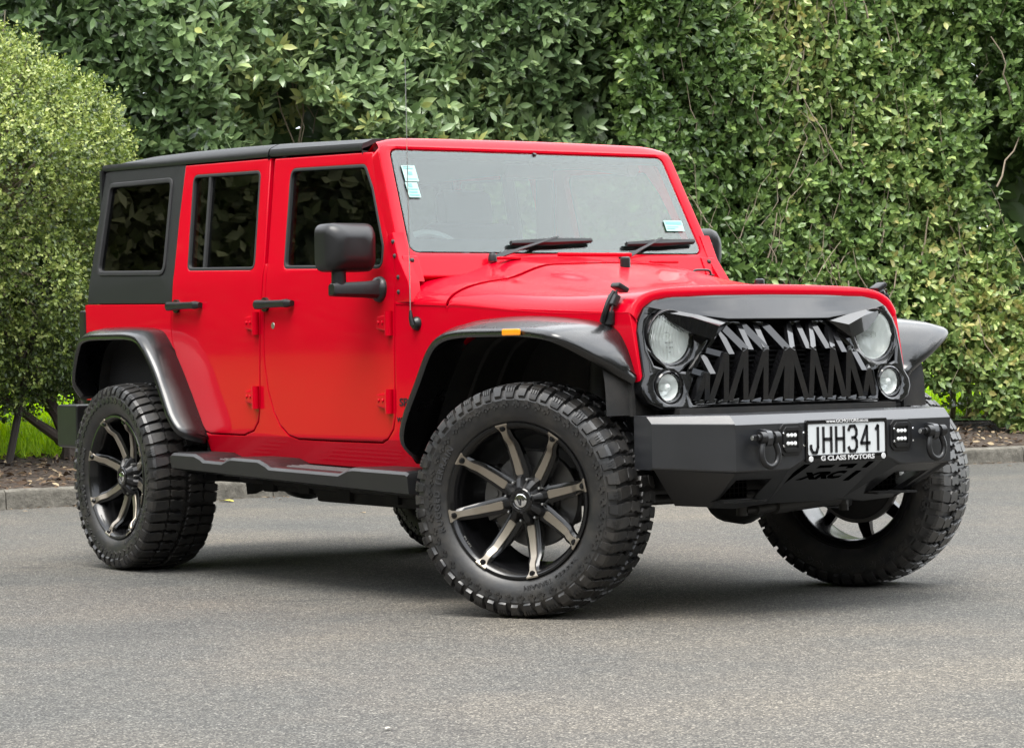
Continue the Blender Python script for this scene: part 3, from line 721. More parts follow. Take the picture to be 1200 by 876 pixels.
wh = make_wheel(); wheels = [wh] + [copy_tree(wh, car) for _ in range(3)]
def setw(o, loc, rz, spin):
    o.matrix_world = Matrix.Translation(loc) @ Matrix.Rotation(rz, 4, 'Z') @ Matrix.Rotation(spin, 4, 'Y')
setw(wheels[0], (.12 * math.sin(ST), -KP - .12 * math.cos(ST), HZ), ST, 0)
setw(wheels[1], (-2.947, -.823, HZ), 0, rad(-14))
setw(wheels[2], (-.12 * math.sin(ST) * 1, KP + .12 * math.cos(ST), HZ), math.pi + ST * .92, rad(11))
setw(wheels[3], (-2.947, .823, HZ), math.pi, rad(30))
# ------------------------------------------------------------------ body surfaces: y as a function of x, z
BELT = 1.262
def side_y(x, z):
    y = .785 - .012 * max(0., (z - .95) / .31) ** 2 if z <= BELT else .773 - (z - BELT) * .157
    if z < .60: y -= (.60 - z) * .28
    if x > -.885: y -= (x + .885) * .1303
    return y
def side_map(s, lift=0.):
    return lambda u, v, d: (u, s * (side_y(u, v) + d + lift), v)
def up_y(x, z): return .785 - (z - BELT) * .178
FD = [(-1.162, 1.718), (-1.043, 1.514), (-.973, 1.385), (-.912, 1.287), (-.894, 1.218), (-.895, 1.007), (-.898, .690), (-.915, .640), (-.955, .604), (-1.003, .588), (-1.376, .589), (-1.640, .592), (-1.715, .606), (-1.785, .645), (-1.838, .705), (-1.880, .790), (-1.905, .90), (-1.911, 1.002), (-1.902, 1.164), (-1.902, 1.312), (-1.945, 1.745)]
RD = [(-2.746, 1.771), (-1.979, 1.749), (-1.930, 1.313), (-1.945, 1.042), (-1.955, .720), (-1.972, .660), (-2.010, .622), (-2.096, .602), (-2.390, .604), (-2.430, .612), (-2.470, .645), (-2.578, .770), (-2.680, .910), (-2.728, 1.0), (-2.742, 1.070), (-2.739, 1.16), (-2.736, 1.317), (-2.747, 1.54)]
FW = round_poly([(-1.802, 1.694), (-1.207, 1.672), (-1.127, 1.573), (-1.000, 1.345), (-.990, 1.257), (-1.763, 1.284)], [.04, .05, .05, .05, .05, .03])
RW = round_poly([(-2.662, 1.722), (-2.055, 1.703), (-2.008, 1.287), (-2.612, 1.306)], .035)
CUTS = [(1, BELT), (1, .60), (1, .98), (1, 1.03), (1, 1.08), (1, 1.13), (1, 1.18), (1, 1.225), (1, 1.5), (1, .555)]

# --- red shell: sill, pillars, rear quarter, cowl and front wings
shell = None
b = MB()
for s in (-1, 1):
    notch_r = [p for p in RD if p[1] < 1.2][::-1]          # rear edge up .. runs rear -> front along the bottom when reversed
    ol = [(-.893, 1.117), (-.893, 1.007), (-.896, .690), (-.912, .637), (-.953, .600), (-1.003, .584), (-1.376, .585), (-1.642, .588), (-1.718, .602), (-1.788, .641), (-1.841, .702), (-1.883, .788), (-1.908, .90), (-1.914, 1.002), (-1.905, 1.164), (-1.905, 1.308),
          (-1.927, 1.308), (-1.942, 1.042), (-1.952, .718), (-1.968, .657), (-2.008, .618), (-2.096, .598), (-2.392, .600), (-2.433, .608), (-2.474, .642), (-2.582, .768), (-2.684, .908), (-2.732, 1.0), (-2.746, 1.070), (-2.743, 1.162),
          (-3.590, 1.181), (-3.600, .74), (-3.545, .74), (-3.525, .95), (-3.46, 1.025), (-3.36, 1.05), (-2.86, 1.04), (-2.765, .985), (-2.66, .872), (-2.50, .675), (-2.44, .585), (-2.425, .505), (-.745, .475), (-.735, .60), (-.69, .70), (-.60, .86), (-.52, .955), (-.42, 1.0), (.18, 1.01), (.28, .985), (.335, .93), (.37, .845), (.385, .80), (.432, .80), (.412, .90), (.395, .98), (.378, 1.053), (.247, 1.062), (-.30, 1.088), (-.885, 1.117)]
    b.plate(ol, side_map(s), .03, .004, cuts=CUTS + [(0, -.885), (1, .9)])
    # lower windscreen bracket on the cowl corner
    br = [(-.891, 1.121), (-.890, 1.218), (-.907, 1.287), (-.938, 1.352), (-.958, 1.380), (-.915, 1.392), (-.868, 1.292), (-.792, 1.20), (-.775, 1.121)]
    b.plate(br, lambda u, v, d, s=s: (u, s * (.783 - max(0, v - 1.2) * .05 + d), v), .05, .006)
    # front-facing inner part of the bracket
    b.plate([(.690, 1.20), (.768, 1.20), (.766, 1.262), (.757, 1.30), (.690, 1.30)], lambda u, v, d, s=s: (-.862 - (v - 1.29) * .50 + d, s * u, v), .02, .004)
    # black inner skin so nothing shows through the shut lines is separate; rear corner
    b.box((-3.60, s * .70, .96), (.03, .15, .44))
b.box((-3.605, 0, .96), (.03, 1.40, .44))
shell = b.build('body_shell', M['red'], car)
b = MB()
for s in (-1, 1):
    b.box((-2.30, s * .715, .90), (2.75, .02, .56)); b.box((-2.65, s * .66, 1.4), (1.75, .012, .35)) if 0 else None
    b.box((-1.93, s * .66, 1.5), (.12, .02, .50)); b.box((-2.72, s * .66, 1.45), (.10, .02, .55))
b.box((-2.2, 0, .60), (2.75, 1.42, .03)); b.box((-.80, 0, .87), (.03, 1.38, .5))
b.build('inner_tub', M['black_in'], car, wnm=False)
b = MB()
for s in (-1, 1):
    for x, z in ((-.909, 1.355), (-.893, 1.300), (-.864, 1.218), (-.862, 1.162)):
        y = s * (.783 - max(0, z - 1.2) * .05); b.lathe([(0, .006), (.004, .006), (.007, .003), (.0095, .001), (.0095, -.004)], 12, c=(x, y if s > 0 else y, z)) if s > 0 else b.lathe([(0, -.006), (.004, -.006), (.007, -.003), (.0095, -.001), (.0095, .004)], 12, c=(x, y, z))
    for y, z in ((.722, 1.283), (.742, 1.243)):
        b.lathe([(0, .008), (.004, .008), (.007, .005), (.0095, .003), (.0095, -.004)], 12, 'X', c=(-.862 - (z - 1.29) * .5, s * y, z))
loose(b.build('bracket_bolt', M['darksteel'], shell))
for s in (-1, 1):
    def bmap(u, v, d, s=s, x0=-.868, z0=.742):
        x = x0 + (u if s < 0 else -u); return (x, s * (side_y(x, z0 + v) + d + .0015), z0 + v)
    text_obj('badge', 'SPORT', .042, bmap, M['ink'], shell, extrude=.001, bold=.0008, align='LEFT', sx=1.2) if s < 0 else None
    text_obj('badge', 'WRANGLER', .025, lambda u, v, d: bmap(u - .016, v - .066, d), M['ink'], shell, extrude=.001, bold=.0006, align='LEFT', sx=1.1) if s < 0 else None

# --- doors
def hinge(s, x, z, parent):
    b = MB(); y = side_y(x, z)
    b.plate(round_poly([(x - .105, z - .018), (x - .105, z + .028), (x - .035, z + .034), (x - .035, z - .030)], .008, 2), lambda u, v, d: (u, s * (side_y(u, v) + .016 + d), v), .020, .004)
    b.cyl((x - .018, s * (y + .012), z - .046), (x - .018, s * (y + .012), z + .048), .0155, 14)
    b.box((x - .028, s * (y + .006), z), (.03, .014, .075))
    for u in (-.085, -.055): b.lathe([(0, -.005), (.004, -.005), (.0065, -.003), (.0065, .004)] if s < 0 else [(0, .005), (.004, .005), (.0065, .003), (.0065, -.004)], 10, c=(x + u, s * (y + .016), z + .005))
    return b.build('hinge', M['red'], parent)
def handle(s, x0, x1, z, parent, key):
    b = MB(); y = side_y(x0, z)
    b.tube([(x0 + .025, s * (y - .01), z), (x0 + .025, s * (y + .012), z)], .030, 14)
    sec = lambda x, h, o, t: [(x, s * (y + o + t * a), z + h * c) for a, c in ((-.5, -.7), (-.5, .7), (0, 1), (.35, .85), (.5, .4), (.5, -.4), (.35, -.85), (0, -1))]
    b.rings([sec(x0 - .002, .016, .030, .030), sec(x0 + .004, .020, .034, .034), sec(x0 + .055, .019, .036, .030), sec(x0 + .10, .016, .034, .022), sec(x1 - .05, .015, .033, .022), sec(x1 - .02, .018, .026, .034), sec(x1, .012, .012, .022)])
    b.tube([(x0 + .005, s * (y + .034), z), (x0 - .007, s * (y + .034), z)], [.014, .013], 14)
    h = b.build('handle', M['satin'], parent)
    if key:
        k = MB(); c = (x0 + .085, s * (y + .002), z - .088)
        k.lathe([(0, -.004), (.013, -.004), (.016, 0), (.016, .01)] if s < 0 else [(0, .004), (.013, .004), (.016, 0), (.016, -.01)], 16, c=c); k.build('lock', M['steel'], parent)
def pane(s, hole, m, parent, rec=.012):
    b = MB(); b.plate(offset_poly(hole, -.006), side_map(s, -rec), .004, 0)
    g = b.build('window', m, parent, wnm=False, smooth=False)
    b = MB(); inn = offset_poly(hole, .012)
    b.plate(offset_poly(hole, -.0015), side_map(s, .0015), .016, .003, holes=[inn], cuts=[(1, 1.5)])
    b.build('window_seal', M['seal'], parent); return g
def dish(s, x, z, parent): pass
for s in (-1, 1):
    b = MB(); b.plate(FD, side_map(s, .0015), .045, .006, holes=[FW], cuts=CUTS)
    fd = b.build('front_door', M['red'], car)
    pane(s, FW, M['glass_dark'], fd)
    hinge(s, -.90, 1.043, fd); hinge(s, -.905, .745, fd); handle(s, -1.918, -1.66, 1.140, fd, True)
    # mirror: round foot, arm, housing
    b = MB(); fx, fz = -1.000, 1.176; fy = side_y(fx, fz)
    Y = lambda v: s * v
    b.lathe([(0, s * .034), (.030, s * .030), (.046, s * .018), (.050, s * .004), (.050, -s * .01)], 24, c=(fx, s * (fy), fz))
    b.rings([[(x, Y(y), z) for x, z in ((cx - hw, fz - hh), (cx - hw, fz + hh * .7), (cx - hw * .6, fz + hh), (cx + hw * .7, fz + hh), (cx + hw, fz + hh * .5), (cx + hw, fz - hh * .6), (cx + hw * .5, fz - hh))] for y, cx, hw, hh in (((fy + .01, fx, .036, .036), (fy + .06, fx - .002, .032, .031), (fy + .17, fx - .01, .030, .027), (fy + .20, fx - .012, .029, .026), (fy + .212, fx - .012, .022, .020)) if s < 0 else ((fy + .01, fx, .036, .036), (fy + .06, fx - .002, .032, .031), (fy + .10, fx - .012, .029, .026), (fy + .112, fx - .012, .022, .020)))])
    b.tube([(fx - .012, Y(fy + .178 - .10 * (s > 0)), fz + .015), (fx - .012, Y(fy + .178 - .10 * (s > 0)), fz + .075), (fx - .012, Y(fy + .172 - .10 * (s > 0)), fz + .125)], [.029, .028, .030], 14)
    hx = fx + .0; secs = []
    fa = 0 if s < 0 else rad(62)
    def mrot(x, y, z, fa=fa, px_=fx, py_=s * (fy + .05)): return (px_ + (x - px_) * math.cos(fa) - (y - py_) * math.sin(fa), py_ + (x - px_) * math.sin(fa) + (y - py_) * math.cos(fa), z)
    hz0, hz1 = 1.243, 1.428; y0, y1 = fy + .034, fy + .252
    for dx, k in ((-.062, -.010), (-.058, .0), (.012, .0), (.040, -.012), (.060, -.036), (.066, -.060)):
        q = round_poly([(y0 - k, hz0 - k), (y1 + k, hz0 - k), (y1 + k, hz1 + k), (y0 - k, hz1 + k)], .042, 5)
        secs.append([mrot(hx + dx - .05 * (u - fy - .14), s * u, v) for u, v in q])
    b.rings(secs)
    mi = b.build('side_mirror', M['satin'], fd, ang=45)
    b = MB(); q = round_poly([(y0 + .014, hz0 + .014), (y1 - .014, hz0 + .014), (y1 - .014, hz1 - .014), (y0 + .014, hz1 - .014)], .03, 4)
    b.plate(q, lambda u, v, d: mrot(hx - .0655 - .05 * (u - fy - .14) - d, s * u, v), .004, 0); b.build('mirror_glass', M['chrome'], fd)
    # rear door
    b = MB(); b.plate(RD, side_map(s, .0015), .045, .006, holes=[RW], cuts=CUTS)
    rd = b.build('rear_door', M['red'], car)
    pane(s, RW, M['glass_dark'], rd)
    b = MB(); b.plate([(-2.517, 1.718), (-2.497, 1.718), (-2.452, 1.297), (-2.472, 1.297)], side_map(s, .0), .012, .002); b.build('window_bar', M['seal'], rd)
    hinge(s, -1.945, 1.063, rd); hinge(s, -1.952, .757, rd); handle(s, -2.708, -2.45, 1.152, rd, False)

# --- bonnet, cowl panel
def gx(y, z): return .400 + (1.1 - z) * .235 - .022 * (abs(y) / .6) ** 3
def wid(x): return .785 - (x + .885) * .1303
def zseam(x): return 1.117 - (x + .885) * .0506
HT = [0, .20, .4065, .60, .74, .80, .862, .91, .943, .968, .984, 1.0]
HFZ = [1.153, 1.152, 1.149, 1.145, 1.140, 1.135, 1.126, 1.114, 1.102, 1.088, 1.073, 1.054]
GY = [0, .123, .25, .37, .455, .490, .524, .550, .568, .580, .589, .599]
GZ = [1.124, 1.1235, 1.122, 1.1185, 1.115, 1.111, 1.103, 1.091, 1.077, 1.065, 1.051, 1.030]
def hood_z(x, t):
    A = .182 + (x + .80) * (-.085 / 1.2)
    wing = .60 * (1 - t ** 5.0) ** .5 + .13 * (1 - t)
    dome = .27 * smooth(.66, .36, t)
    z = zseam(x) + A * (wing + dome)
    k = smooth(-.62, .372, x)
    if k > 0:
        zf = float(np.interp(t, HT, HFZ)); z += k * (zf - z)
    return z
def hood_pt(x, t, sg, drop=0.):
    return (x, sg * t * wid(x), hood_z(x, t) - drop)
TS = [0, .12, .24, .34, .38, .42, .46, .50, .54, .58, .62, .66, .72, .78, .84, .88, .915, .94, .96, .975, .986, .994, .9985, 1.0]
def sheet(xs, nose=False):
    b = MB(); rows = []
    for x in xs:
        row = []
        for sg, ts in ((-1, TS[::-1]), (1, TS[1:])):
            for t in ts:
                xx = x; p = Vector(hood_pt(x, t, sg))
                row.append(p)
        rows.append(row)
    if nose:
        last = rows[-1]; x0 = xs[-1]
        ends = []
        for p in last:
            t = min(1, abs(p.y) / wid(x0)); ye, ze = float(np.interp(t, HT, GY)), float(np.interp(t, HT, GZ))
            ends.append(Vector((gx(ye, ze) - .004, math.copysign(ye, p.y) if p.y else 0, ze)))
        for a in (15, 32, 50, 68, 90):
            a = rad(a)
            rows.append([Vector((p.x + (e.x - p.x) * math.sin(a), p.y + (e.y - p.y) * (1 - math.cos(a)), p.z + (e.z - p.z) * (1 - math.cos(a)))) for p, e in zip(last, ends)])
    V = [[b.v(p) for p in r] for r in rows]
    for i in range(len(V) - 1):
        for j in range(len(V[0]) - 1): b.f([V[i][j], V[i][j + 1], V[i + 1][j + 1], V[i + 1][j]])
    # skirt: turn the border down so that it has thickness
    def skirt(vs, dv):
        lo = [b.v(v.co + Vector(dv)) for v in vs]
        for i in range(len(vs) - 1): b.f([vs[i], vs[i + 1], lo[i + 1], lo[i]])
    skirt(V[0], (0.002, 0, -.03)); skirt(V[-1], (-.004, 0, -.02)); 
    lo = [b.v(r[0].co + Vector((0, .012, -.012))) for r in V]; [b.f([V[i][0], V[i + 1][0], lo[i + 1], lo[i]]) for i in range(len(V) - 1)]
    lo = [b.v(r[-1].co + Vector((0, -.012, -.012))) for r in V]; [b.f([V[i][-1], V[i + 1][-1], lo[i + 1], lo[i]]) for i in range(len(V) - 1)]
    return b
HX0 = -.585
hood = sheet(list(np.linspace(HX0, .372, 26)), True).build('hood', M['red'], car, ang=50, wnm=False)
so_ = hood.modifiers.new('sub', 'SUBSURF'); so_.levels = 1; so_.render_levels = 1
cowl = sheet(list(np.linspace(-.885, HX0 - .006, 8))).build('cowl', M['red'], car, ang=50, wnm=False)
# cowl grille panel below the glass
b = MB()
b.box((-.800, .10, 1.306), (.016, .36, .016), bev=.005); b.box((-.790, -.32, 1.290), (.03, .10, .012), bev=.004); b.box((-.795, .44, 1.278), (.02, .14, .010), bev=.004)
loose(b.build('cowl_vent', M['red'], cowl))
def latch(s):
    b = MB(); x = .292; w0 = wid(x); zs = zseam(x)
    b.box((x - .012, s * (w0 + .006), zs - .020), (.058, .022, .050), bev=.008)
    b.tube([(x - .030, s * (w0 + .014), zs - .030), (x - .010, s * (w0 + .022), zs - .006), (x, s * (w0 + .014), zs + .030), (x + .006, s * (w0 - .012), zs + .072)], [.014, .012, .012, .013], 8)
    m = Matrix.Rotation(s * rad(28), 4, 'X')
    b.box((x + .006, s * (w0 - .002), zs + .042), (.050, .026, .044), m, bev=.006)
    b.box((x + .010, s * (w0 - .030), zs + .086), (.052, .050, .020), m, bev=.006)
    b.tube([(x + .022, s * (w0 + .018), zs + .0), (x + .026, s * (w0 - .006), zs + .078)], .004, 6)
    return b.build('hood_latch', M['satin'], hood)
latch(-1); latch(1)
def on_hood(x, y): return hood_z(x, abs(y) / wid(x))
# rubber windscreen stops, washer jet, tie loop
for x, y in ((-.46, -.005), (-.40, .61)):
    b = MB(); z = on_hood(x, y)
    b.lathe([(.020, -.004), (.020, .026), (.0185, .034), (.012, .038), (0, .038)], 20, 'Z', c=(x, y, z)); b.build('rubber_stop', M['satin'], hood)
b = MB(); x, y = -.50, .40; z = on_hood(x, y) + .002
b.tube(cr_spline([(x, y - .045, z - .004), (x, y - .043, z + .012), (x, y - .030, z + .020), (x, y, z + .021), (x, y + .030, z + .020), (x, y + .043, z + .012), (x, y + .045, z - .004)], 3), .0048, 8)
b.box((x, y - .045, z), (.026, .020, .006), bev=.002); b.box((x, y + .045, z), (.026, .020, .006), bev=.002); b.build('tie_loop', M['satin'], hood)
# --- antenna
ax_, az_ = -.760, 1.040; ay_ = -side_y(ax_, az_)
b = MB(); b.lathe([(0, -.020), (.018, -.018), (.026, -.008), (.027, 0), (.027, .006)], 20, c=(ax_, ay_, az_)); b.tube([(ax_, ay_ - .018, az_ - .006), (ax_ - .003, ay_ - .024, az_ + .02), (ax_ - .006, ay_ - .024, az_ + .05)], [.012, .009, .005], 10)
an = b.build('antenna', M['satin'], car)
b = MB(); b.tube([(ax_ - .006, ay_ - .024, az_ + .045), (ax_ - .010, ay_ - .023, az_ + .5), (ax_ - .018, ay_ - .020, az_ + 1.0)], [.0026, .0020, .0014], 6); b.build('whip', M['steel'], an)

# --- windscreen frame
A0 = Vector((-.885, 0, 1.321)); UPV = Vector((-.204, 0, .400)).normalized(); NV = Vector((UPV.z, 0, -UPV.x))
HG = .449
def ws_map(u, v, d, curve=.0): p = A0 + UPV * v + NV * (d - curve * u * u); return (p.x, u, p.z)
glass_ol = round_poly([(-.707, -.002), (.707, -.002), (.664, HG + .004), (-.664, HG + .004)], .035, 5)
frame_ol = round_poly([(-.764, -.115), (.764, -.115), (.768, -.03), (.716, HG + .030), (-.716, HG + .030), (-.768, -.03)], [0, 0, .01, .05, .05, .01], 6)
b = MB(); b.plate(frame_ol, ws_map, .06, .012, holes=[offset_poly(glass_ol, -.003)])
# header that rolls back to the roof
hd = []
for t_, (v_, d_) in enumerate(((HG + .022, -.003), (HG + .048, -.010), (HG + .068, -.024), (HG + .078, -.048), (HG + .072, -.12))):
    row = []
    for u in np.linspace(-1, 1, 25):
        w_ = .716 - .020 * t_ / 4; cz = .004 * (1 - u * u) * t_
        p = ws_map(u * w_, v_ + cz - (.020 if abs(u) > .999 else .006 if abs(u) > .9 else 0), d_); row.append(p)
    hd.append(row)
V = [[b.v(p) for p in r] for r in hd]
for i in range(4):
    for j in range(24): b.f([V[i][j], V[i][j + 1], V[i + 1][j + 1], V[i + 1][j]])
wf = b.build('windscreen_frame', M['red'], car)
b = MB(); b.plate(offset_poly(glass_ol, .001), lambda u, v, d: ws_map(u, v, d - .004), .004, 0); wg = b.build('windscreen', M['glass'], wf, wnm=False, smooth=False)
# printed black border on the inside of the glass
b = MB(); b.plate(offset_poly(glass_ol, .0012), lambda u, v, d: ws_map(u, v, d - .0095), .002, 0, holes=[round_poly([(-.672, .058), (.672, .058), (.635, HG - .030), (-.635, HG - .030)], .02)])
b.build('windscreen_border', mat('ceramic_border', (.006, .006, .0065), .8, spec=.1), wf, wnm=False, smooth=False)
def sticker(u0, v0, u1, v1, lines):
    b = MB(); sk = lambda v: -.0 * v
    b.plate([(u0, v0), (u1, v0), (u1, v1), (u0, v1)], lambda u, v, d: ws_map(u, v, d + .0016), .0012, 0); o = b.build('windscreen_sticker', M['sticker'], wf, wnm=False, smooth=False)
    b = MB()
    for (a, c, e, f) in lines: b.plate([(u0 + (u1 - u0) * a, v0 + (v1 - v0) * c), (u0 + (u1 - u0) * e, v0 + (v1 - v0) * c), (u0 + (u1 - u0) * e, v0 + (v1 - v0) * f), (u0 + (u1 - u0) * a, v0 + (v1 - v0) * f)], lambda u, v, d: ws_map(u, v, d + .0026), .0008, 0)
    b.build('print', M['sticker_ink'], o, wnm=False, smooth=False)
sticker(-.640, .308, -.578, .380, [(.1, .12, .9, .16), (.35, .4, .65, .6), (.1, .78, .8, .83), (.1, .9, .6, .93)])
sticker(-.644, .236, -.590, .304, [(.1, .1, .9, .2), (.1, .3, .8, .4), (.1, .5, .9, .56), (.2, .66, .5, .92)])
sticker(.562, .100, .655, .150, [(.06, .62, .94, .88), (.06, .18, .5, .26), (.06, .36, .7, .42)])
def wiper(y0, ytip, yb0, yb1):
    b = MB(); p0 = Vector(ws_map(y0, -.045, .022)); k = Vector(ws_map(ytip, .052, .026))
    d_ = (k - p0); mid = p0 + d_ * .28
    b.lathe([(0, .022), (.012, .020), (.017, .010), (.018, -.010)], 14, 'Z', c=p0)
    b.rings([[p + NV * h + Vector((0, q, 0)) + UPV * (-q * .5) for q, h in ((-wd, 0), (-wd, hh), (wd, hh), (wd, 0))] for p, wd, hh in ((p0, .012, .012), (mid, .010, .014), (mid + d_ * .05, .006, .010), (k - d_ * .1, .005, .008), (k, .004, .006))])
    a, c = Vector(ws_map(yb0, .030, .014)), Vector(ws_map(yb1, .045, .014))
    n = 9; pts = [a.lerp(c, i / (n - 1)) for i in range(n)]
    b.rings([[p + UPV * q + NV * h for q, h in ((-.011 * f, -.010), (.009 * f, -.010), (.011 * f, .006), (.004 * f, .014 * f), (-.008 * f, .012 * f), (-.013 * f, .004))] for p, f in zip(pts, (.7, .85, .95, 1.1, 1.25, 1.1, .95, .85, .7))])
    return b.build('wiper', M['satin'], wf)
wiper(-.36, -.02, -.245, .150); wiper(.27, .50, .320, .672)
# --- interior seen through the glass
b = MB(); b.box((-1.13, 0, 1.255), (.36, 1.34, .10), bev=.03); b.box((-1.15, 0, 1.12), (.14, 1.34, .24), bev=.03); db = b.build('dashboard', M['dash'], car)
b = MB(); b.plate(round_poly([(-1.14, -.28), (-.98, -.30), (-.96, .05), (-1.10, .02)], .01), lambda u, v, d: (u, v, 1.3085 + d), .001, 0); b.plate(round_poly([(-1.08, .33), (-.97, .33), (-.97, .60), (-1.06, .58)], .01), lambda u, v, d: (u, v, 1.3085 + d), .001, 0)
b.build('dash_paper', M['white'], db, wnm=False)
b = MB(); c0 = Vector((-1.24, -.36, 1.245)); e1 = Vector((0, 1, 0)); e2 = Vector((-.42, 0, .9)).normalized(); rg = []
rg = [[c0 + (e1 * math.cos(a) + e2 * math.sin(a)) * (.185 + .014 * math.cos(q)) + e1.cross(e2) * .014 * math.sin(q) for q in np.linspace(0, 2 * math.pi, 8, endpoint=False)] for a in np.linspace(0, 2 * math.pi, 40, endpoint=False)]
b.rings(rg, True, False, True); b.box(c0, (.05, .34, .05)); b.box(c0 + Vector((.03, 0, -.06)), (.07, .12, .1)); b.tube([c0, c0 + Vector((.25, 0, -.1))], .03, 8); b.build('steering_wheel', M['dash'], car)
for sy in (-.36, .36):
    b = MB(); b.box((-1.78, sy, .93), (.52, .50, .18), bev=.05); b.box((-2.06, sy, 1.22), (.16, .48, .56), Matrix.Rotation(rad(-14), 4, 'Y'), bev=.05); b.box((-2.13, sy, 1.56), (.10, .27, .17), Matrix.Rotation(rad(-10), 4, 'Y'), bev=.04)
    b.tube([(-2.11, sy - .07, 1.4), (-2.12, sy - .07, 1.5)], .008, 6); b.tube([(-2.11, sy + .07, 1.4), (-2.12, sy + .07, 1.5)], .008, 6); b.build('seat', M['seat'], car)
b = MB(); b.box((-2.85, 0, .95), (.5, 1.2, .18), bev=.05); b.box((-3.1, 0, 1.25), (.16, 1.2, .6), Matrix.Rotation(rad(-12), 4, 'Y'), bev=.05); b.build('rear_bench', M['seat'], car)
b = MB()
for s in (-1, 1):
    b.tube(cr_spline([(-1.20, s * .60, 1.68), (-1.6, s * .60, 1.735), (-2.15, s * .60, 1.75), (-2.9, s * .60, 1.755), (-3.4, s * .60, 1.70)], 5), .03, 8); b.tube([(-2.15, s * .60, 1.75), (-2.10, s * .66, 1.2)], .03, 8)
b.tube([(-2.15, -.6, 1.75), (-2.15, .6, 1.75)], .03, 8); b.build('roll_bar', M['seat'], car)
b = MB(); c = Vector((-1.135, .02, 1.655)); b.box(c, (.03, .235, .062), bev=.014); b.tube([c + Vector((.01, 0, .02)), c + Vector((.045, 0, .07))], .008, 8); b.build('rear_view_mirror', M['satin'], car)

# --- hardtop and roof panels
def roof_rows(xs):
    rows = []
    for x in xs:
        zb = np.interp(x, [-3.60, -3.537, -2.735, -1.938, -1.17], [1.797, 1.798, 1.778, 1.757, 1.728]); zt = np.interp(x, [-3.62, -3.3, -2.915, -2.09, -1.21], [1.822, 1.838, 1.838, 1.815, 1.774])
        fc = smooth(-1.15, -2.4, x) if False else min(1, max(0, (-1.2 - x) / 1.2))
        yb = side_y(x if x < -.9 else -.9, zb) + .004
        sec = [(yb - .03, zb - .004), (yb, zb - .002), (yb + .004, zb + .010), (yb - .002, zb + .028), (yb - .020, zt - .012), (yb - .045, zt - .001), (yb - .085, zt + .003), (.50, zt + .003 + .008 * fc), (.30, zt + .003 + .016 * fc), (0, zt + .003 + .021 * fc)]
        half = [(x, -y, z) for y, z in sec]; rows.append(half + [(x, y, z) for y, z in sec[:-1][::-1]])
    return rows
def roof(name, xs, endc):
    b = MB(); R = roof_rows(xs)
    V = [[b.v(p) for p in r] for r in R]
    for i in range(len(V) - 1):
        for j in range(len(V[0]) - 1): b.f([V[i][j], V[i][j + 1], V[i + 1][j + 1], V[i + 1][j]])
    for e in (0, -1):
        lo = [b.v(v.co + Vector((0, 0, -.02))) for v in V[e]]
        for j in range(len(lo) - 1): b.f([V[e][j], V[e][j + 1], lo[j + 1], lo[j]])
    if endc:
        lo = [b.v((p[0] - .035, p[1] * .99, p[2] - .03 - .02 * (abs(p[1]) < .6))) for p in R[-1]]
        for j in range(len(lo) - 1): b.f([V[-1][j], V[-1][j + 1], lo[j + 1], lo[j]])
    return b
rp = roof('roof_panel', [-1.235, -1.25, -1.40, -1.7, -1.985], False).build('roof_panel', M['hardtop'], car, ang=40, wnm=False)
ht = empty('hardtop', (0, 0, 0), 0, car)
roof('hardtop_roof', [-1.995, -2.3, -2.735, -3.1, -3.4, -3.54, -3.575], True).build('roof_shell', M['hardtop'], ht, ang=40, wnm=False)
QO = [(-2.742, 1.164), (-2.742, 1.5), (-2.750, 1.782), (-3.40, 1.80), (-3.555, 1.792), (-3.570, 1.555), (-3.592, 1.184)]
QW = round_poly([(-3.494, 1.735), (-2.855, 1.722), (-2.826, 1.295), (-3.512, 1.316)], .045)
for s in (-1, 1):
    b = MB(); b.plate(QO, side_map(s, -.002), .03, .006, holes=[QW], cuts=[(1, BELT), (1, 1.5)]); b.build('side_panel', M['hardtop'], ht)
    b = MB(); b.plate(offset_poly(QW, -.004), side_map(s, -.012), .004, 0); b.build('quarter_window', M['glass_privacy'], ht, wnm=False, smooth=False)
    b = MB(); b.plate(offset_poly(QW, -.004), side_map(s, .004), .02, .004, holes=[offset_poly(QW, .018)], cuts=[(1, 1.5)]); b.build('window_seal', M['seal'], ht)
b = MB(); b.box((-3.585, 0, 1.26), (.02, 1.42, .16)); b.box((-3.57, 0, 1.76), (.02, 1.3, .08))
for s in (-1, 1): b.box((-3.575, s * .64, 1.5), (.02, .13, .6))
b.build('rear_panel', M['hardtop'], ht)
b = MB(); b.box((-3.572, 0, 1.53), (.006, 1.18, .46)); b.build('rear_window', M['glass_privacy'], ht, wnm=False, smooth=False)
b = MB(); b.box((-2.35, 0, 1.725), (2.1, 1.2, .01)); b.build('headliner', M['seat'], car, wnm=False)
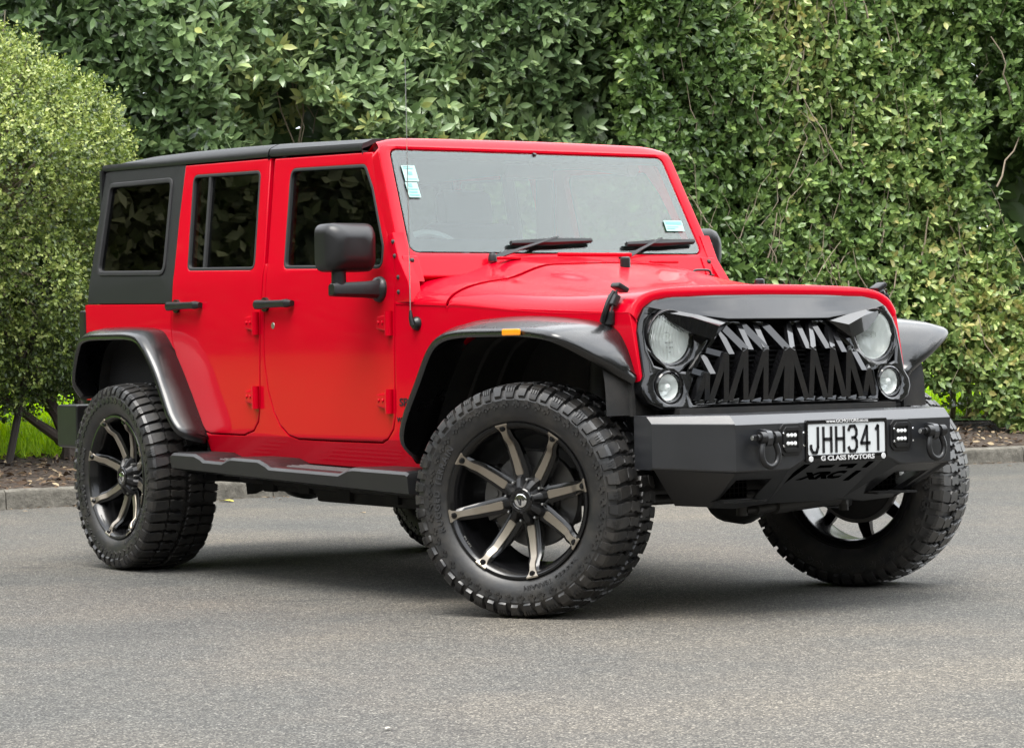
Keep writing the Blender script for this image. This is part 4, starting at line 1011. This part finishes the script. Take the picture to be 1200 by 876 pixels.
# ------------------------------------------------------------------ fender flares
def flare(s, O, I, lip=.030):
    n = len(O); b = MB(); rings = []
    Oc = cr_spline(O, 4); Ic = cr_spline(I, 4)
    cen = sum((Vector(p) for p in Oc), Vector()) / len(Oc)
    for k, (o, i) in enumerate(zip(Oc, Ic)):
        t = (Oc[min(k + 1, len(Oc) - 1)] - Oc[max(k - 1, 0)]).normalized()
        out = (o - i); out.normalize()
        nrm = t.cross(out).normalized()                      # away from the wheel
        if nrm.dot(o - Vector((cen.x, o.y, .42))) < 0: nrm = -nrm
        dn = -nrm; wd = (o - i).length; cr_ = min(.010, wd * .06)
        iin = i - Vector((0, .03 * (1 if i.y > 0 else -1), 0))
        ring = [iin + nrm * .002, i + nrm * .004, i.lerp(o, .35) + nrm * (cr_ + .002), i.lerp(o, .7) + nrm * (cr_ + .001), o - out * .020 + nrm * .001, o - out * .006 + dn * .004, o + dn * .013, o + dn * lip - out * .002, o + dn * lip - out * .012, o - out * .014 + dn * .014, i.lerp(o, .5) + dn * .012, iin + dn * .012]
        rings.append([(p.x, s * abs(p.y), p.z) for p in ring])
    b.rings(rings); return b.build('fender_flare', M['flare'], car, ang=50, wnm=False)
FO = [(-.735, -.800, .518), (-.690, -.90, .590), (-.638, -.93, .680), (-.535, -.93, .830), (-.455, -.93, .938), (-.375, -.93, .988), (-.25, -.93, 1.008), (-.02, -.93, 1.010), (.16, -.93, 1.008), (.310, -.928, .994), (.370, -.893, .967), (.405, -.796, .910), (.420, -.705, .865), (.428, -.628, .834)]
FI = [(-.765, -.765, .512), (-.735, -.762, .600), (-.695, -.757, .700), (-.600, -.745, .862), (-.525, -.735, .968), (-.430, -.724, 1.020), (-.30, -.708, 1.047), (-.08, -.680, 1.050), (.13, -.652, 1.035), (.245, -.637, 1.018), (.315, -.628, .992), (.360, -.622, .935), (.385, -.618, .880), (.398, -.612, .836)]
RO = [(-3.44, -.90, .750), (-3.470, -.93, .830), (-3.412, -.93, .985), (-3.325, -.93, 1.036), (-3.1, -.93, 1.042), (-2.860, -.93, 1.038), (-2.745, -.93, 1.003), (-2.623, -.93, .892), (-2.550, -.93, .785), (-2.470, -.93, .672), (-2.415, -.90, .612), (-2.405, -.80, .588)]
RI = [(-3.50, -.78, .755), (-3.535, -.785, .845), (-3.470, -.785, 1.015), (-3.36, -.783, 1.062), (-3.1, -.782, 1.066), (-2.850, -.783, 1.050), (-2.755, -.784, .998), (-2.652, -.785, .890), (-2.570, -.785, .788), (-2.490, -.785, .680), (-2.440, -.785, .615), (-2.420, -.785, .590)]
for s in (-1, 1):
    f = flare(s, FO, FI)
    b = MB(); b.box((.115, s * .936, .9945), (.105, .012, .024), bev=.005); b.build('side_marker', M['amber'], f)
    flare(s, RO, RI)
# wheel-well liners
def liner(s, pts, y0, y1, back):
    b = MB(); P = cr_spline([(p[0], 0, p[1]) for p in pts], 4)
    A = [b.v((p.x, s * y0, p.z)) for p in P]; B = [b.v((p.x, s * y1, p.z)) for p in P]
    for i in range(len(P) - 1): b.f([A[i], A[i + 1], B[i + 1], B[i]])
    if back: b.f(B[::-1])
    for q in (.35, .7):                                       # moulded ribs
        r = [Vector((p.x, s * (y0 + (y1 - y0) * q), p.z - .004)) for p in P]; b.tube(r, .012, 6, True)
    return b.build('wheel_liner', M['under'], car, wnm=False)
for s in (-1, 1):
    liner(s, [(-.72, .50), (-.66, .68), (-.55, .86), (-.43, .97), (-.2, 1.02), (.1, 1.01), (.28, .975), (.38, .86), (.40, .70)], .74, .42, True)
    liner(s, [(-3.50, .62), (-3.48, .84), (-3.40, .98), (-3.25, 1.02), (-2.86, 1.015), (-2.74, .955), (-2.6, .78), (-2.46, .60), (-2.44, .5)], .775, .50, True)

# ------------------------------------------------------------------ grille
def g_map(u, v, d): return (gx(u, v) + d, u, v)
half = [(0, 1.118), (.25, 1.116), (.455, 1.109), (.520, 1.098), (.562, 1.072), (.590, 1.030), (.603, .985), (.604, .90), (.604, .835), (.622, .805), (.622, .775), (.600, .738), (.555, .716), (.30, .712)]
GO = half + [(0, .712)] + [(-y, z) for y, z in half[1:][::-1]]
mouth_h = [(.235, 1.024), (.325, .925), (.425, .835), (.432, .765), (.420, .733)]
MO = mouth_h + [(-y, z) for y, z in mouth_h[::-1]]
circ = lambda cy_, cz, r, n=32: [(cy_ + r * math.cos(2 * math.pi * k / n), cz + r * math.sin(2 * math.pi * k / n)) for k in range(n)]
HL, TL = (.474, .966), (.511, .794)
b = MB(); b.plate(GO, g_map, .05, .010, holes=[MO] + [[(s * p, q) for p, q in tri] for s in (-1, 1) for tri in ([(.566, .905), (.556, .872), (.512, .858)], [(.428, .862), (.402, .876), (.407, .846), (.440, .850)])] + [circ(s * HL[0], HL[1], .098) for s in (-1, 1)] + [circ(s * TL[0], TL[1], .056) for s in (-1, 1)], cuts=[(0, .3), (0, -.3), (0, .45), (0, -.45), (0, .55), (0, -.55)])
# raised sill of the mouth
b.plate(offset_poly([(-.44, .748), (-.425, .728), (.425, .728), (.44, .748), (.425, .744), (-.425, .744)], 0), g_map, .0, .0) if 0 else None
gr = b.build('grille', M['gloss_black'], car, ang=30)
# sunken panel and slats behind the teeth
b = MB(); b.plate([(-.46, .71), (.46, .71), (.46, 1.04), (-.46, 1.04)], lambda u, v, d: (gx(0, v) - .10 + d, u, v), .01, 0)
for i in range(16): b.box((gx(0, .745 + i * .017) - .085, 0, .745 + i * .017), (.02, .88, .005))
b.build('radiator', M['black_in'], car, wnm=False)
# forehead plate with a downward lip and the slanting brow wedges
b = MB()
fo = [(-.555, 1.072), (-.50, 1.098), (-.44, 1.108), (0, 1.114), (.44, 1.108), (.50, 1.098), (.555, 1.072), (.455, 1.052), (.235, 1.028), (-.235, 1.028), (-.455, 1.052)]
b.plate(fo, lambda u, v, d: (gx(u, v) + .002 + d + .036 * max(0, (1.105 - v) / .08) * max(0, 1 - (abs(u) / .5) ** 2), u, v), .012, .004, cuts=[(0, 0), (0, .12), (0, -.12), (0, .3), (0, -.3)])
b.build('forehead', M['gloss_black'], gr, ang=30)
for s in (-1, 1):
    b = MB()
    A, B, C, D, E_, F_ = (.565, 1.052), (.445, 1.060), (.228, 1.022), (.322, .955), (.415, .985), (.520, 1.050)
    d0 = {'A': .004, 'B': .012, 'C': .022, 'D': .050, 'E': .036, 'F': .010}
    ridge = [(.50, 1.055, .018), (.40, 1.036, .040), (.300, 1.004, .056)]
    P = lambda p, d: b.v((gx(p[0], p[1]) + d, s * p[0], p[1]))
    a, bb, cc, dd, ee, ff = P(A, .003), P(B, .014), P(C, .022), P(D, .040), P(E_, .030), P(F_, .008)
    r = [P(p[:2], p[2]) for p in ridge]
    b.f([a, bb, r[0]]); b.f([bb, r[1], r[0]]); b.f([bb, cc, r[2], r[1]]); b.f([cc, dd, r[2]]); b.f([dd, ee, r[1], r[2]]); b.f([ee, ff, r[0], r[1]]); b.f([ff, a, r[0]])
    base = [P(p, -.02) for p in (A, B, C, D, E_, F_)]; top_ = [a, bb, cc, dd, ee, ff]
    for i in range(6): b.f([top_[i], top_[(i + 1) % 6], base[(i + 1) % 6], base[i]])
    b.build('brow', M['gloss_black'], gr, ang=10)
# teeth: bars that kink outwards at a knee
def bar(b, pts, w=.017, h=.020):
    rings = []
    for k, (y, z, d) in enumerate(pts):
        y0, z0 = pts[max(k - 1, 0)][:2]; y1, z1 = pts[min(k + 1, len(pts) - 1)][:2]
        t = Vector((y1 - y0, z1 - z0)).normalized(); nn = Vector((-t.y, t.x))
        if abs(nn.x) > .3: nn *= 1 / max(.55, abs(nn.x))
        wk = w * (1 if len(pts[k]) < 4 else 1)
        x = gx(y, z) + d
        rings.append([(x - h, y - nn.x * wk / 2, z - nn.y * wk / 2), (x, y - nn.x * wk * .42, z - nn.y * wk * .42), (x, y + nn.x * wk * .42, z + nn.y * wk * .42), (x - h, y + nn.x * wk / 2, z + nn.y * wk / 2)])
    b.rings(rings)
def tooth(knee, ups, lows, kd=.058):
    b = MB(); ky, kz = knee
    for (y, z) in ups: bar(b, [(y, z, .004), (ky + (.010 if y > ky else -.010) * 1.1, kz, kd)], .030, .018)
    for (y, z) in lows: bar(b, [(ky + (.010 if y > ky else -.010) * 1.1, kz + .003, kd), (y, z, .004)], .027, .028)
    return b.build('tooth', M['gloss_black'], gr, ang=12)
ZU, ZL, ZK = 1.016, .742, .920
tooth((0, ZK), [(-.060, ZU), (.060, ZU)], [(-.085, ZL), (-.012, ZL), (.012, ZL), (.085, ZL)])
for s in (-1, 1):
    tooth((s * .098, ZK), [(s * .165, ZU), (s * .098, ZU + .002)], [(s * .175, ZL), (s * .105, ZL)])
    tooth((s * .190, ZK), [(s * .250, ZU - .008), (s * .172, ZU)], [(s * .265, ZL), (s * .195, ZL)])
    tooth((s * .272, .905), [(s * .262, ZU - .025)], [(s * .350, ZL), (s * .282, ZL)], .050)
    tooth((s * .362, .838), [(s * .352, .905)], [(s * .412, ZL), (s * .366, ZL)], .042)
    b = MB()
    for q0, q1 in (((.338, .920, .010), (.282, .900, .046)), ((.340, .916, .010), (.276, .982, .006)), ((.412, .850, .010), (.368, .832, .038)), ((.412, .850, .010), (.362, .900, .006))): bar(b, [(s * q0[0], q0[1], q0[2]), (s * q1[0], q1[1], q1[2])], .013, .013)
    for y0 in (.060, .165, .250): b.plate([(s * y0, ZU + .006), (s * (y0 + .055), ZU + .004), (s * (y0 + .008), ZU - .012)] if y0 < .2 else [(s * .24, ZU + .004), (s * .19, ZU + .004), (s * .235, ZU - .014)], lambda u, v, d: (gx(u, v) + .008 + d, u, v), .01, .001)
    loose(b.build('tooth_link', M['gloss_black'], gr, ang=12))
b = MB()
for i in range(-8, 9):
    y = i * .050; b.plate([(y - .022, .738), (y + .018, .734), (y + .026, .750), (y - .002, .746)], lambda u, v, d: (gx(u, v) + .004 + d, u, v), .02, .001)
b.box((gx(0, .731) + .004, 0, .731), (.012, .84, .006), Matrix.Rotation(rad(13), 4, 'Y'), bev=.002)
b.build('lower_lip', M['gloss_black'], gr, ang=12)
# lamps
for s in (-1, 1):
    c = Vector((gx(*HL) - .012, s * HL[0], HL[1]))
    b = MB(); b.lathe([(.0, -.075), (.03, -.070), (.062, -.045), (.083, -.008), (.090, .004)], 40, 'X', c=c); hl = b.build('headlight', M['reflector'], car, wnm=False)
    b = MB(); b.lathe([(.088, -.03), (.099, -.03), (.100, .006), (.096, .013), (.090, .010), (.088, .0)], 48, 'X', c=c, closed_prof=True); b.build('bezel', M['gloss_black'], hl)
    b = MB(); b.lathe([(0, .020), (.03, .0185), (.06, .014), (.082, .007), (.090, .002), (.090, -.004)], 48, 'X', c=c)
    ln = b.build('lens', M['lens'], hl, wnm=False)
    b = MB()
    for i in range(-13, 14):
        y = i * .0062; hgt = math.sqrt(max(0, .082 ** 2 - y * y))
        if hgt > .012: b.tube([(c.x + .004, c.y + y, c.z - hgt), (c.x + .0125 - .09 * y * y, c.y + y, c.z), (c.x + .004, c.y + y, c.z + hgt)], .0013, 5)
    b.build('painted_flute_streak', M['flute_streak'], hl, wnm=False)  # white lines paint the light caught by the fluted glass
    b = MB(); b.lathe([(0, .006), (.014, .004), (.016, -.02), (.016, -.06)], 20, 'X', c=c); b.build('bulb_shield', M['chrome'], hl)
    c = Vector((gx(*TL) - .010, s * TL[0], TL[1]))
    b = MB(); b.lathe([(0, -.04), (.03, -.03), (.046, -.002)], 32, 'X', c=c); tl = b.build('turn_signal', M['reflector'], car, wnm=False)
    b = MB(); b.lathe([(.045, -.03), (.056, -.03), (.058, .008), (.053, .013), (.048, .010)], 36, 'X', c=c, closed_prof=True); b.build('bezel', M['gloss_black'], tl)
    b = MB(); b.lathe([(0, .014), (.02, .0125), (.038, .007), (.047, .0)], 36, 'X', c=c); b.build('lens', M['lens'], tl, wnm=False)
    b = MB(); b.lathe([(0, .004), (.012, .0), (.013, -.03)], 16, 'X', c=c); b.build('bulb', M['led'], tl)

# ------------------------------------------------------------------ front bumper
b = MB()
YF, YW, XW = .492, .665, .555
def bump_ring(s):
    # stations across: wing end, face corner, ... ; section follows top chamfer, face, lower roll
    pass
def sec(y, x, zt, zc, zf, xl, zl, top_in=.055):
    """closed section: top rear, top edge, chamfer edge, face bottom, lower edge, rear"""
    return [(x - .16, y, zt + .002), (x - top_in, y, zt + .001), (x - .022, y, zt - .006), (x, y, zc), (x + .002, y, zf), (xl, y, zl), (xl - .02, y, zl), (x - .16, y, zf - .01)]
st_ = [(-YW, XW, .697, .672, .520, XW - .075, .385), (-YF, .790, .699, .669, .508, .715, .380), (-.30, .790, .699, .669, .508, .712, .380), (-.255, .790, .699, .669, .510, .712, .380), (-.185, .790, .699, .669, .540, .715, .398), (.185, .790, .699, .669, .540, .715, .398), (.255, .790, .699, .669, .510, .712, .380), (.30, .790, .699, .669, .508, .712, .380), (YF, .790, .699, .669, .508, .715, .380), (YW, XW, .697, .672, .520, XW - .075, .385)]
# upper beam with wings
rings = []
for y, x, zt, zc, zf, xl, zl in st_:
    i = .17 if abs(y) < YW else .10
    rings.append([(x - i, y, zt + .003), (x - .034, y, zt + .001), (x - .028, y, zt - .001), (x - .003, y, zc + .002), (x, y, zc - .003), (x, y, zf + .004), (x - .003, y, zf), (x - .012, y, zf - .004), (x - i, y, zf - .004)])
b.rings(rings)
bmp = b.build('front_bumper', M['bumper'], car, ang=20)
# lower roll pan: plates sloping back underneath, with openings
SL = 1.7
def low_map(u, v, d): return (.786 - (.512 - v) * SL + d, u, v + d * .4)
b = MB()
for s in (-1, 1):
    ol = [(.250, .506), (.488, .503), (.425, .380), (.300, .372), (.172, .384)]
    ho = [(.282, .481), (.440, .481), (.418, .404), (.268, .404)]
    ol = [(s * p, q) for p, q in ol]; ho = [(s * p, q) for p, q in ho]
    b.plate(ol, low_map, .012, .002, holes=[ho])
    W = [(.786, .490, .503), (.553, .658, .516), (.470, .505, .384), (.572, .424, .379)]
    A = [b.v((x, s * y, z)) for x, y, z in W]; B = [b.v((x - .03, s * (y - .02), z + .012)) for x, y, z in W]
    b.f(A); b.f(B[::-1]); [b.f([A[k], A[(k + 1) % 4], B[(k + 1) % 4], B[k]]) for k in range(4)]
cm = lambda u, v, d: (.789 - (.540 - v) * 1.411 + d, u, v + d * .4)
b.plate([(-.188, .541), (.188, .541), (.172, .384), (-.172, .384)], cm, .012, .0)
for s in (-1, 1):
    T3 = [cm(s * .188, .541, 0), low_map(s * .250, .506, 0), cm(s * .172, .384, 0)]
    A = [b.v(p) for p in T3]; B = [b.v((p[0] - .02, p[1], p[2] + .01)) for p in T3]; b.f(A); b.f(B[::-1]); [b.f([A[k], A[(k + 1) % 3], B[(k + 1) % 3], B[k]]) for k in range(3)]
lp = b.build('skid_panel', M['bumper'], bmp, ang=15)
for s in (-1, 1):
    b = MB()
    for i in range(9): b.box((.56, s * (.275 + i * .020), .455), (.003, .003, .09))
    for i in range(6): b.box((.561, s * .35, .405 + i * .018), (.003, .19, .003))
    b.box((.62, s * .35, .400), (.09, .19, .006))
    b.build('opening_mesh', M['under'], bmp, wnm=False)
for s in (-1, 1):
    b = MB(); b.box((.520, s * .35, .452), (.02, .23, .13)); b.build('opening_shade_sheet', M['hole_shade'], bmp, wnm=False)  # near-black sheet added behind each opening to paint its inner shade
cmap = lambda u, v, d: cm(u, v, d + .0014)
b = MB()
for poly in ([(-.168, .521), (-.138, .521), (-.178, .452), (-.208, .452)], [(.128, .521), (.156, .521), (.146, .498), (.122, .498)], [(.108, .488), (.136, .488), (.118, .452), (.090, .452)], [(-.088, .514), (-.018, .514), (-.026, .505), (-.096, .505)], [(.008, .515), (.085, .515), (.078, .499), (.046, .499), (.050, .506), (.002, .506)]): b.plate(poly, cmap, .002, 0)
b.build('painted_cut_out', M['hole_shade'], lp, wnm=False, smooth=False)  # black plates on the panel paint the dark of slots, nothing is cut
text_obj('painted_cut_letters', 'XRC', .060, lambda u, v, d: cmap(u - .03 + v * .35, .475 + v * .55, d), M['hole_shade'], lp, extrude=.001, sx=1.5, bold=.004)  # letters laid on in black, painting the shade of cut-through lettering
# light pods
for s in (-1, 1):
    cy_, cz = s * .252, .611
    b = MB(); oc = [(-.034, .055), (.034, .055), (.050, .037), (.050, -.037), (.034, -.055), (-.034, -.055), (-.050, -.037), (-.050, .037)]
    b.plate([(cy_ + p, cz + q) for p, q in oc], lambda u, v, d: (.797 + d, u, v), .012, .003)
    b.plate([(cy_ + p * .80, cz + q * .80) for p, q in oc], lambda u, v, d: (.803 + d, u, v), .006, .002, holes=[[(cy_ - .027, cz - .030), (cy_ + .027, cz - .030), (cy_ + .027, cz + .030), (cy_ - .027, cz + .030)]])
    pd = b.build('light_pod', M['satin'], car)
    b = MB()
    for p, q in ((-.0445, .022), (-.0445, -.022), (.0445, .022), (.0445, -.022)): b.lathe([(0, .0035), (.003, .003), (.0042, 0)], 10, 'X', c=(.8095, cy_ + p, cz + q))
    loose(b.build('screw', M['chrome'], pd))
    b = MB()
    for i in (-1, 0, 1):
        for j in (-1, 1): b.lathe([(0, .004), (.004, .0035), (.0068, .001), (.0072, -.003)], 12, 'X', c=(.7985, cy_ + i * .0158, cz + j * .0140))
    loose(b.build('led', M['led'], pd))
# recovery shackles
for s in (-1, 1):
    cy_, cz = s * .381, .618; b = MB()
    for q in (-.013,): b.plate(round_poly([(.786, cz - .030), (.838, cz - .024), (.846, cz), (.838, cz + .026), (.786, cz + .034)], .012, 3), lambda u, v, d: (u, cy_ + .012 + d, v), .024, .002)
    tb = b.build('tow_eye', M['bumper'], bmp)
    b = MB(); X = .832
    loop = [(X, -.0275, .012), (X, -.0275, -.012), (X + .004, -.034, -.036), (X + .006, -.036, -.058), (X + .007, -.026, -.082), (X + .008, 0, -.094), (X + .007, .026, -.082), (X + .006, .036, -.058), (X + .004, .034, -.036), (X, .0275, -.012), (X, .0275, .012)]
    b.tube([(x, cy_ + y, cz + z) for x, y, z in cr_spline(loop, 3)], .0105, 12)
    for q in (-1, 1): b.cyl((X, cy_ + q * .0175, cz + .004), (X, cy_ + q * .040, cz + .004), .0205, 18)
    b.cyl((X, cy_ - .052, cz + .004), (X, cy_ + .044, cz + .004), .0125, 14)
    b.box((X, cy_ - .062, cz + .004), (.008, .022, .020), bev=.003)
    sh = b.build('shackle', M['satin'], car)
    b = MB(); b.tube([(X, cy_ - .0725, cz + .004), (X, cy_ - .0735, cz + .004)], [.008, .008], 12); b.build('pin_end', M['steel'], sh)
# number plate
PX = .797; PZ = .604; tilt = .0
pm = lambda u, v, d: (PX + d, u, PZ + v)
b = MB(); b.plate(round_poly([(-.187, -.076), (.187, -.076), (.187, .071), (-.187, .071)], .012, 4), pm, .012, .003, holes=[round_poly([(-.176, -.050), (.176, -.050), (.176, .056), (-.176, .056)], .006, 3)])
npf = b.build('number_plate', M['gloss_black'], car)
b = MB(); b.plate(round_poly([(-.179, -.054), (.179, -.054), (.179, .060), (-.179, .060)], .006), lambda u, v, d: pm(u, v, d - .003), .002, 0); b.build('plate_face', M['white'], npf, wnm=False)
STK = {'J': [[(.85, 1), (.85, .22), (.68, .0), (.28, .0), (.06, .16), (.06, .30)]], 'H': [[(.08, 0), (.08, 1)], [(.92, 0), (.92, 1)], [(.08, .52), (.92, .52)]],
       '3': [[(.06, .84), (.22, 1.0), (.72, 1.0), (.92, .84), (.92, .66), (.74, .54), (.40, .54)], [(.74, .54), (.94, .40), (.94, .16), (.74, .0), (.22, .0), (.04, .17)]], '4': [[(.66, 0), (.66, 1), (.04, .30), (.98, .30)]], '1': [[(.30, .84), (.58, 1), (.58, 0)]]}
b = MB(); wl = .0108
def stroke(pts, d=.0014):
    for a, c in zip(pts, pts[1:]):
        a, c = Vector(a), Vector(c); t = (c - a).normalized(); n_ = Vector((-t.y, t.x)) * wl / 2; e = t * wl * .18
        q = [a - e + n_, c + e + n_, c + e - n_, a - e - n_]; b.plate([(p.x, p.y) for p in q], lambda u, v, dd: pm(u, v, dd - .003 + .0022), .0012, 0)
x0 = -.166
for ch, cw in zip('JHH341', (.040, .042, .042, .042, .044, .036)):
    for pl in STK[ch]: stroke([(x0 + p * cw, -.042 + q * .086) for p, q in pl])
    x0 += cw + .0158
b.build('plate_number', M['ink'], npf, wnm=False, smooth=False)
text_obj('frame_text', 'G CLASS MOTORS', .0225, lambda u, v, d: pm(u, v - .0635, d + .0016), M['print'], npf, extrude=.0006, bold=.0007, sx=1.34)
text_obj('frame_text', 'www.GCMOTORS.co.nz', .0150, lambda u, v, d: pm(u, v + .0635, d + .0016), M['print'], npf, extrude=.0006, bold=.0003, sx=1.25)
b = MB()
for s in (-1, 1): b.lathe([(0, .0015), (.0095, .001), (.0105, 0)], 18, 'X', c=(PX + .0005, s * .166, PZ - .0635))
loose(b.build('frame_screw', M['print'], npf))

# ------------------------------------------------------------------ side steps
M['pad'] = mat('pad_grey', (.16, .14, .14), .55)
for s in (-1, 1):
    b = MB()
    tops = [(-2.452, .500), (-2.440, .524), (-2.42, .530), (-2.225, .528), (-2.17, .514), (-2.15, .504), (-1.985, .500), (-1.93, .516), (-1.90, .520), (-1.68, .516), (-1.62, .500), (-1.59, .488), (-1.05, .478), (-.98, .498), (-.94, .502), (-.57, .496), (-.552, .490), (-.54, .470)]
    rings = []
    for x, zt in tops:
        e = .55 if x in (-2.452, -.54) else 1
        zb = .452 - (x + 2.44) * .027
        yo = .955 - (0.035 if e < 1 else 0)
        hi = max(p[1] for p in tops if abs(p[0] - x) < .30) - 0
        rings.append([(x, s * .745, zt - .004), (x, s * (yo - .055), zt - .002), (x, s * (yo - .038), min(zt + .0, zt)), (x, s * (yo - .010), zt - .004), (x, s * yo, zt - .015), (x, s * (yo - .006), zb + .010), (x, s * (yo - .03), zb), (x, s * .80, zb - .006), (x, s * .745, zb + .01)])
    b.rings(rings); stp = b.build('side_step', M['satin'], car, ang=28)
    for xa, xb in ((-2.135, -1.97), (-1.575, -1.03)):
        b = MB()
        n = int((xb - xa) / .024)
        for i in range(n):
            for j in range(4):
                x = xa + (i + .5 * (j % 2) + .5) * .024; y = .800 + j * .028; zz = float(np.interp(x, [p[0] for p in tops], [p[1] for p in tops]))
                b.rings([[(x + .008, s * y, zz + h), (x, s * (y + .009), zz + h), (x - .008, s * y, zz + h), (x, s * (y - .009), zz + h)] for h in (-.002, .003)])
        b.build('tread_pad', M['pad'], stp, wnm=False)
    b = MB()
    for x in (-2.2, -1.5, -.8): b.box((x, s * .66, .44), (.06, .30, .03))
    loose(b.build('bracket', M['under'], stp))

# ------------------------------------------------------------------ underbody
b = MB()
for s in (-1, 1):
    b.box((-1.5, s * .42, .50), (4.0, .07, .13)); b.box((-1.45, s * .545, .378), (.85, .05, .12), Matrix.Rotation(rad(.4), 4, 'Y'), bev=.012); b.box((-2.10, s * .55, .395), (.52, .04, .085), bev=.012); b.tube([(-2.5, s * .57, .40), (-1.0, s * .57, .372)], .020, 8); [b.box((xx, s * .575, .355 + .02 * (xx < -1.9)), (.09, .03, .05), bev=.006) for xx in (-2.25, -1.95, -1.62, -1.25)]
    b.box((-2.45, s * .50, .40), (.25, .04, .09), Matrix.Rotation(rad(-14), 4, 'Y')); b.box((-.65, s * .50, .40), (.6, .05, .08))
    b.tube([(-2.947, s * .46, .40), (-2.3, s * .44, .40)], .03, 8); b.tube([(0, s * .44, .39), (-.75, s * .42, .44)], .03, 8)
b.box((-1.7, 0, .42), (1.6, .84, .10), bev=.02); b.box((-.1, 0, .75), (.8, .7, .3)); b.box((-2.9, 0, .62), (1.2, .84, .16), bev=.03); b.box((.52, 0, .56), (.12, .9, .16)); b.box((.40, 0, .62), (.2, 1.0, .2))
b.tube([(-1.2, .1, .42), (-2.8, .1, .42)], .035, 10)
ch = b.build('chassis', M['under'], car)
b = MB(); b.cyl((-1.32, -.575, .40), (-1.32, -.57, .40), .012, 12); b.cyl((-2.55, -.53, .41), (-2.55, -.525, .41), .018, 12); loose(b.build('chassis_bolt', M['steel'], ch))
for x in (0, -2.947):
    b = MB(); b.tube([(x, -.68, HZ), (x, .68, HZ)], .040, 14)
    b.lathe([(0, -.14), (.09, -.12), (.135, -.05), (.14, .03), (.10, .12), (0, .16)], 24, 'X', c=(x, .16 if x == 0 else 0, HZ))
    for s in (-1, 1):
        b.tube([(x, s * .47, .44), (x, s * .45, .98)], .055, 12); b.box((x, s * .64, HZ), (.10, .10, .20), bev=.02)
        if x < -1: b.tube([(x - .12, s * .50, .42), (x - .05, s * .44, .95)], .028, 10)
    b.build('axle', M['darksteel'], car)
b = MB(); b.tube([(.27, -.62, .395), (.27, .62, .395)], .019, 10); b.tube([(.32, .50, .43), (.30, -.45, .50)], .018, 10); b.build('tie_rod', M['darksteel'], car)
b = MB(); b.tube([(.47, -.145, .358), (.47, -.05, .366)], .021, 14); b.tube([(.47, -.06, .365), (.47, .235, .384)], .030, 16); b.tube([(.47, -.19, .354), (.47, -.14, .358)], .012, 10)
b.cyl((.47, .255, .355), (.47, .255, .43), .022, 12); b.box((.45, .255, .40), (.07, .04, .07), bev=.006); b.cyl((.46, -.20, .335), (.46, -.20, .41), .020, 12); b.cyl((.43, .30, .33), (.43, .30, .40), .018, 12); b.build('steering_damper', M['darksteel'], car)
# ------------------------------------------------------------------ rear end
b = MB(); b.box((-3.79, 0, .618), (.22, 1.60, .20), bev=.014); b.build('rear_bumper', M['satin'], car)
for s in (-1, 1):
    b = MB(); b.box((-3.645, s * .715, 1.03), (.075, .13, .25), bev=.012); q = b.build('tail_light', M['satin'], car)
    b = MB(); b.box((-3.688, s * .715, 1.06), (.016, .11, .15), bev=.006); b.build('lens', M['red_lamp'], q)
fallen(-7.50, 2.04, .13, 1.9, FY, 'yellow fallen leaf on the asphalt by the kerb, seen under the side step')
fallen(-5.70, 1.97, .045, 2.0, FB, 'small tan fallen leaf on the asphalt, seen under the car sill')
fallen(2.21, -2.757, .030, .6, PALE_LEAF, 'tiny pale fallen leaf on the open asphalt in front of the car')
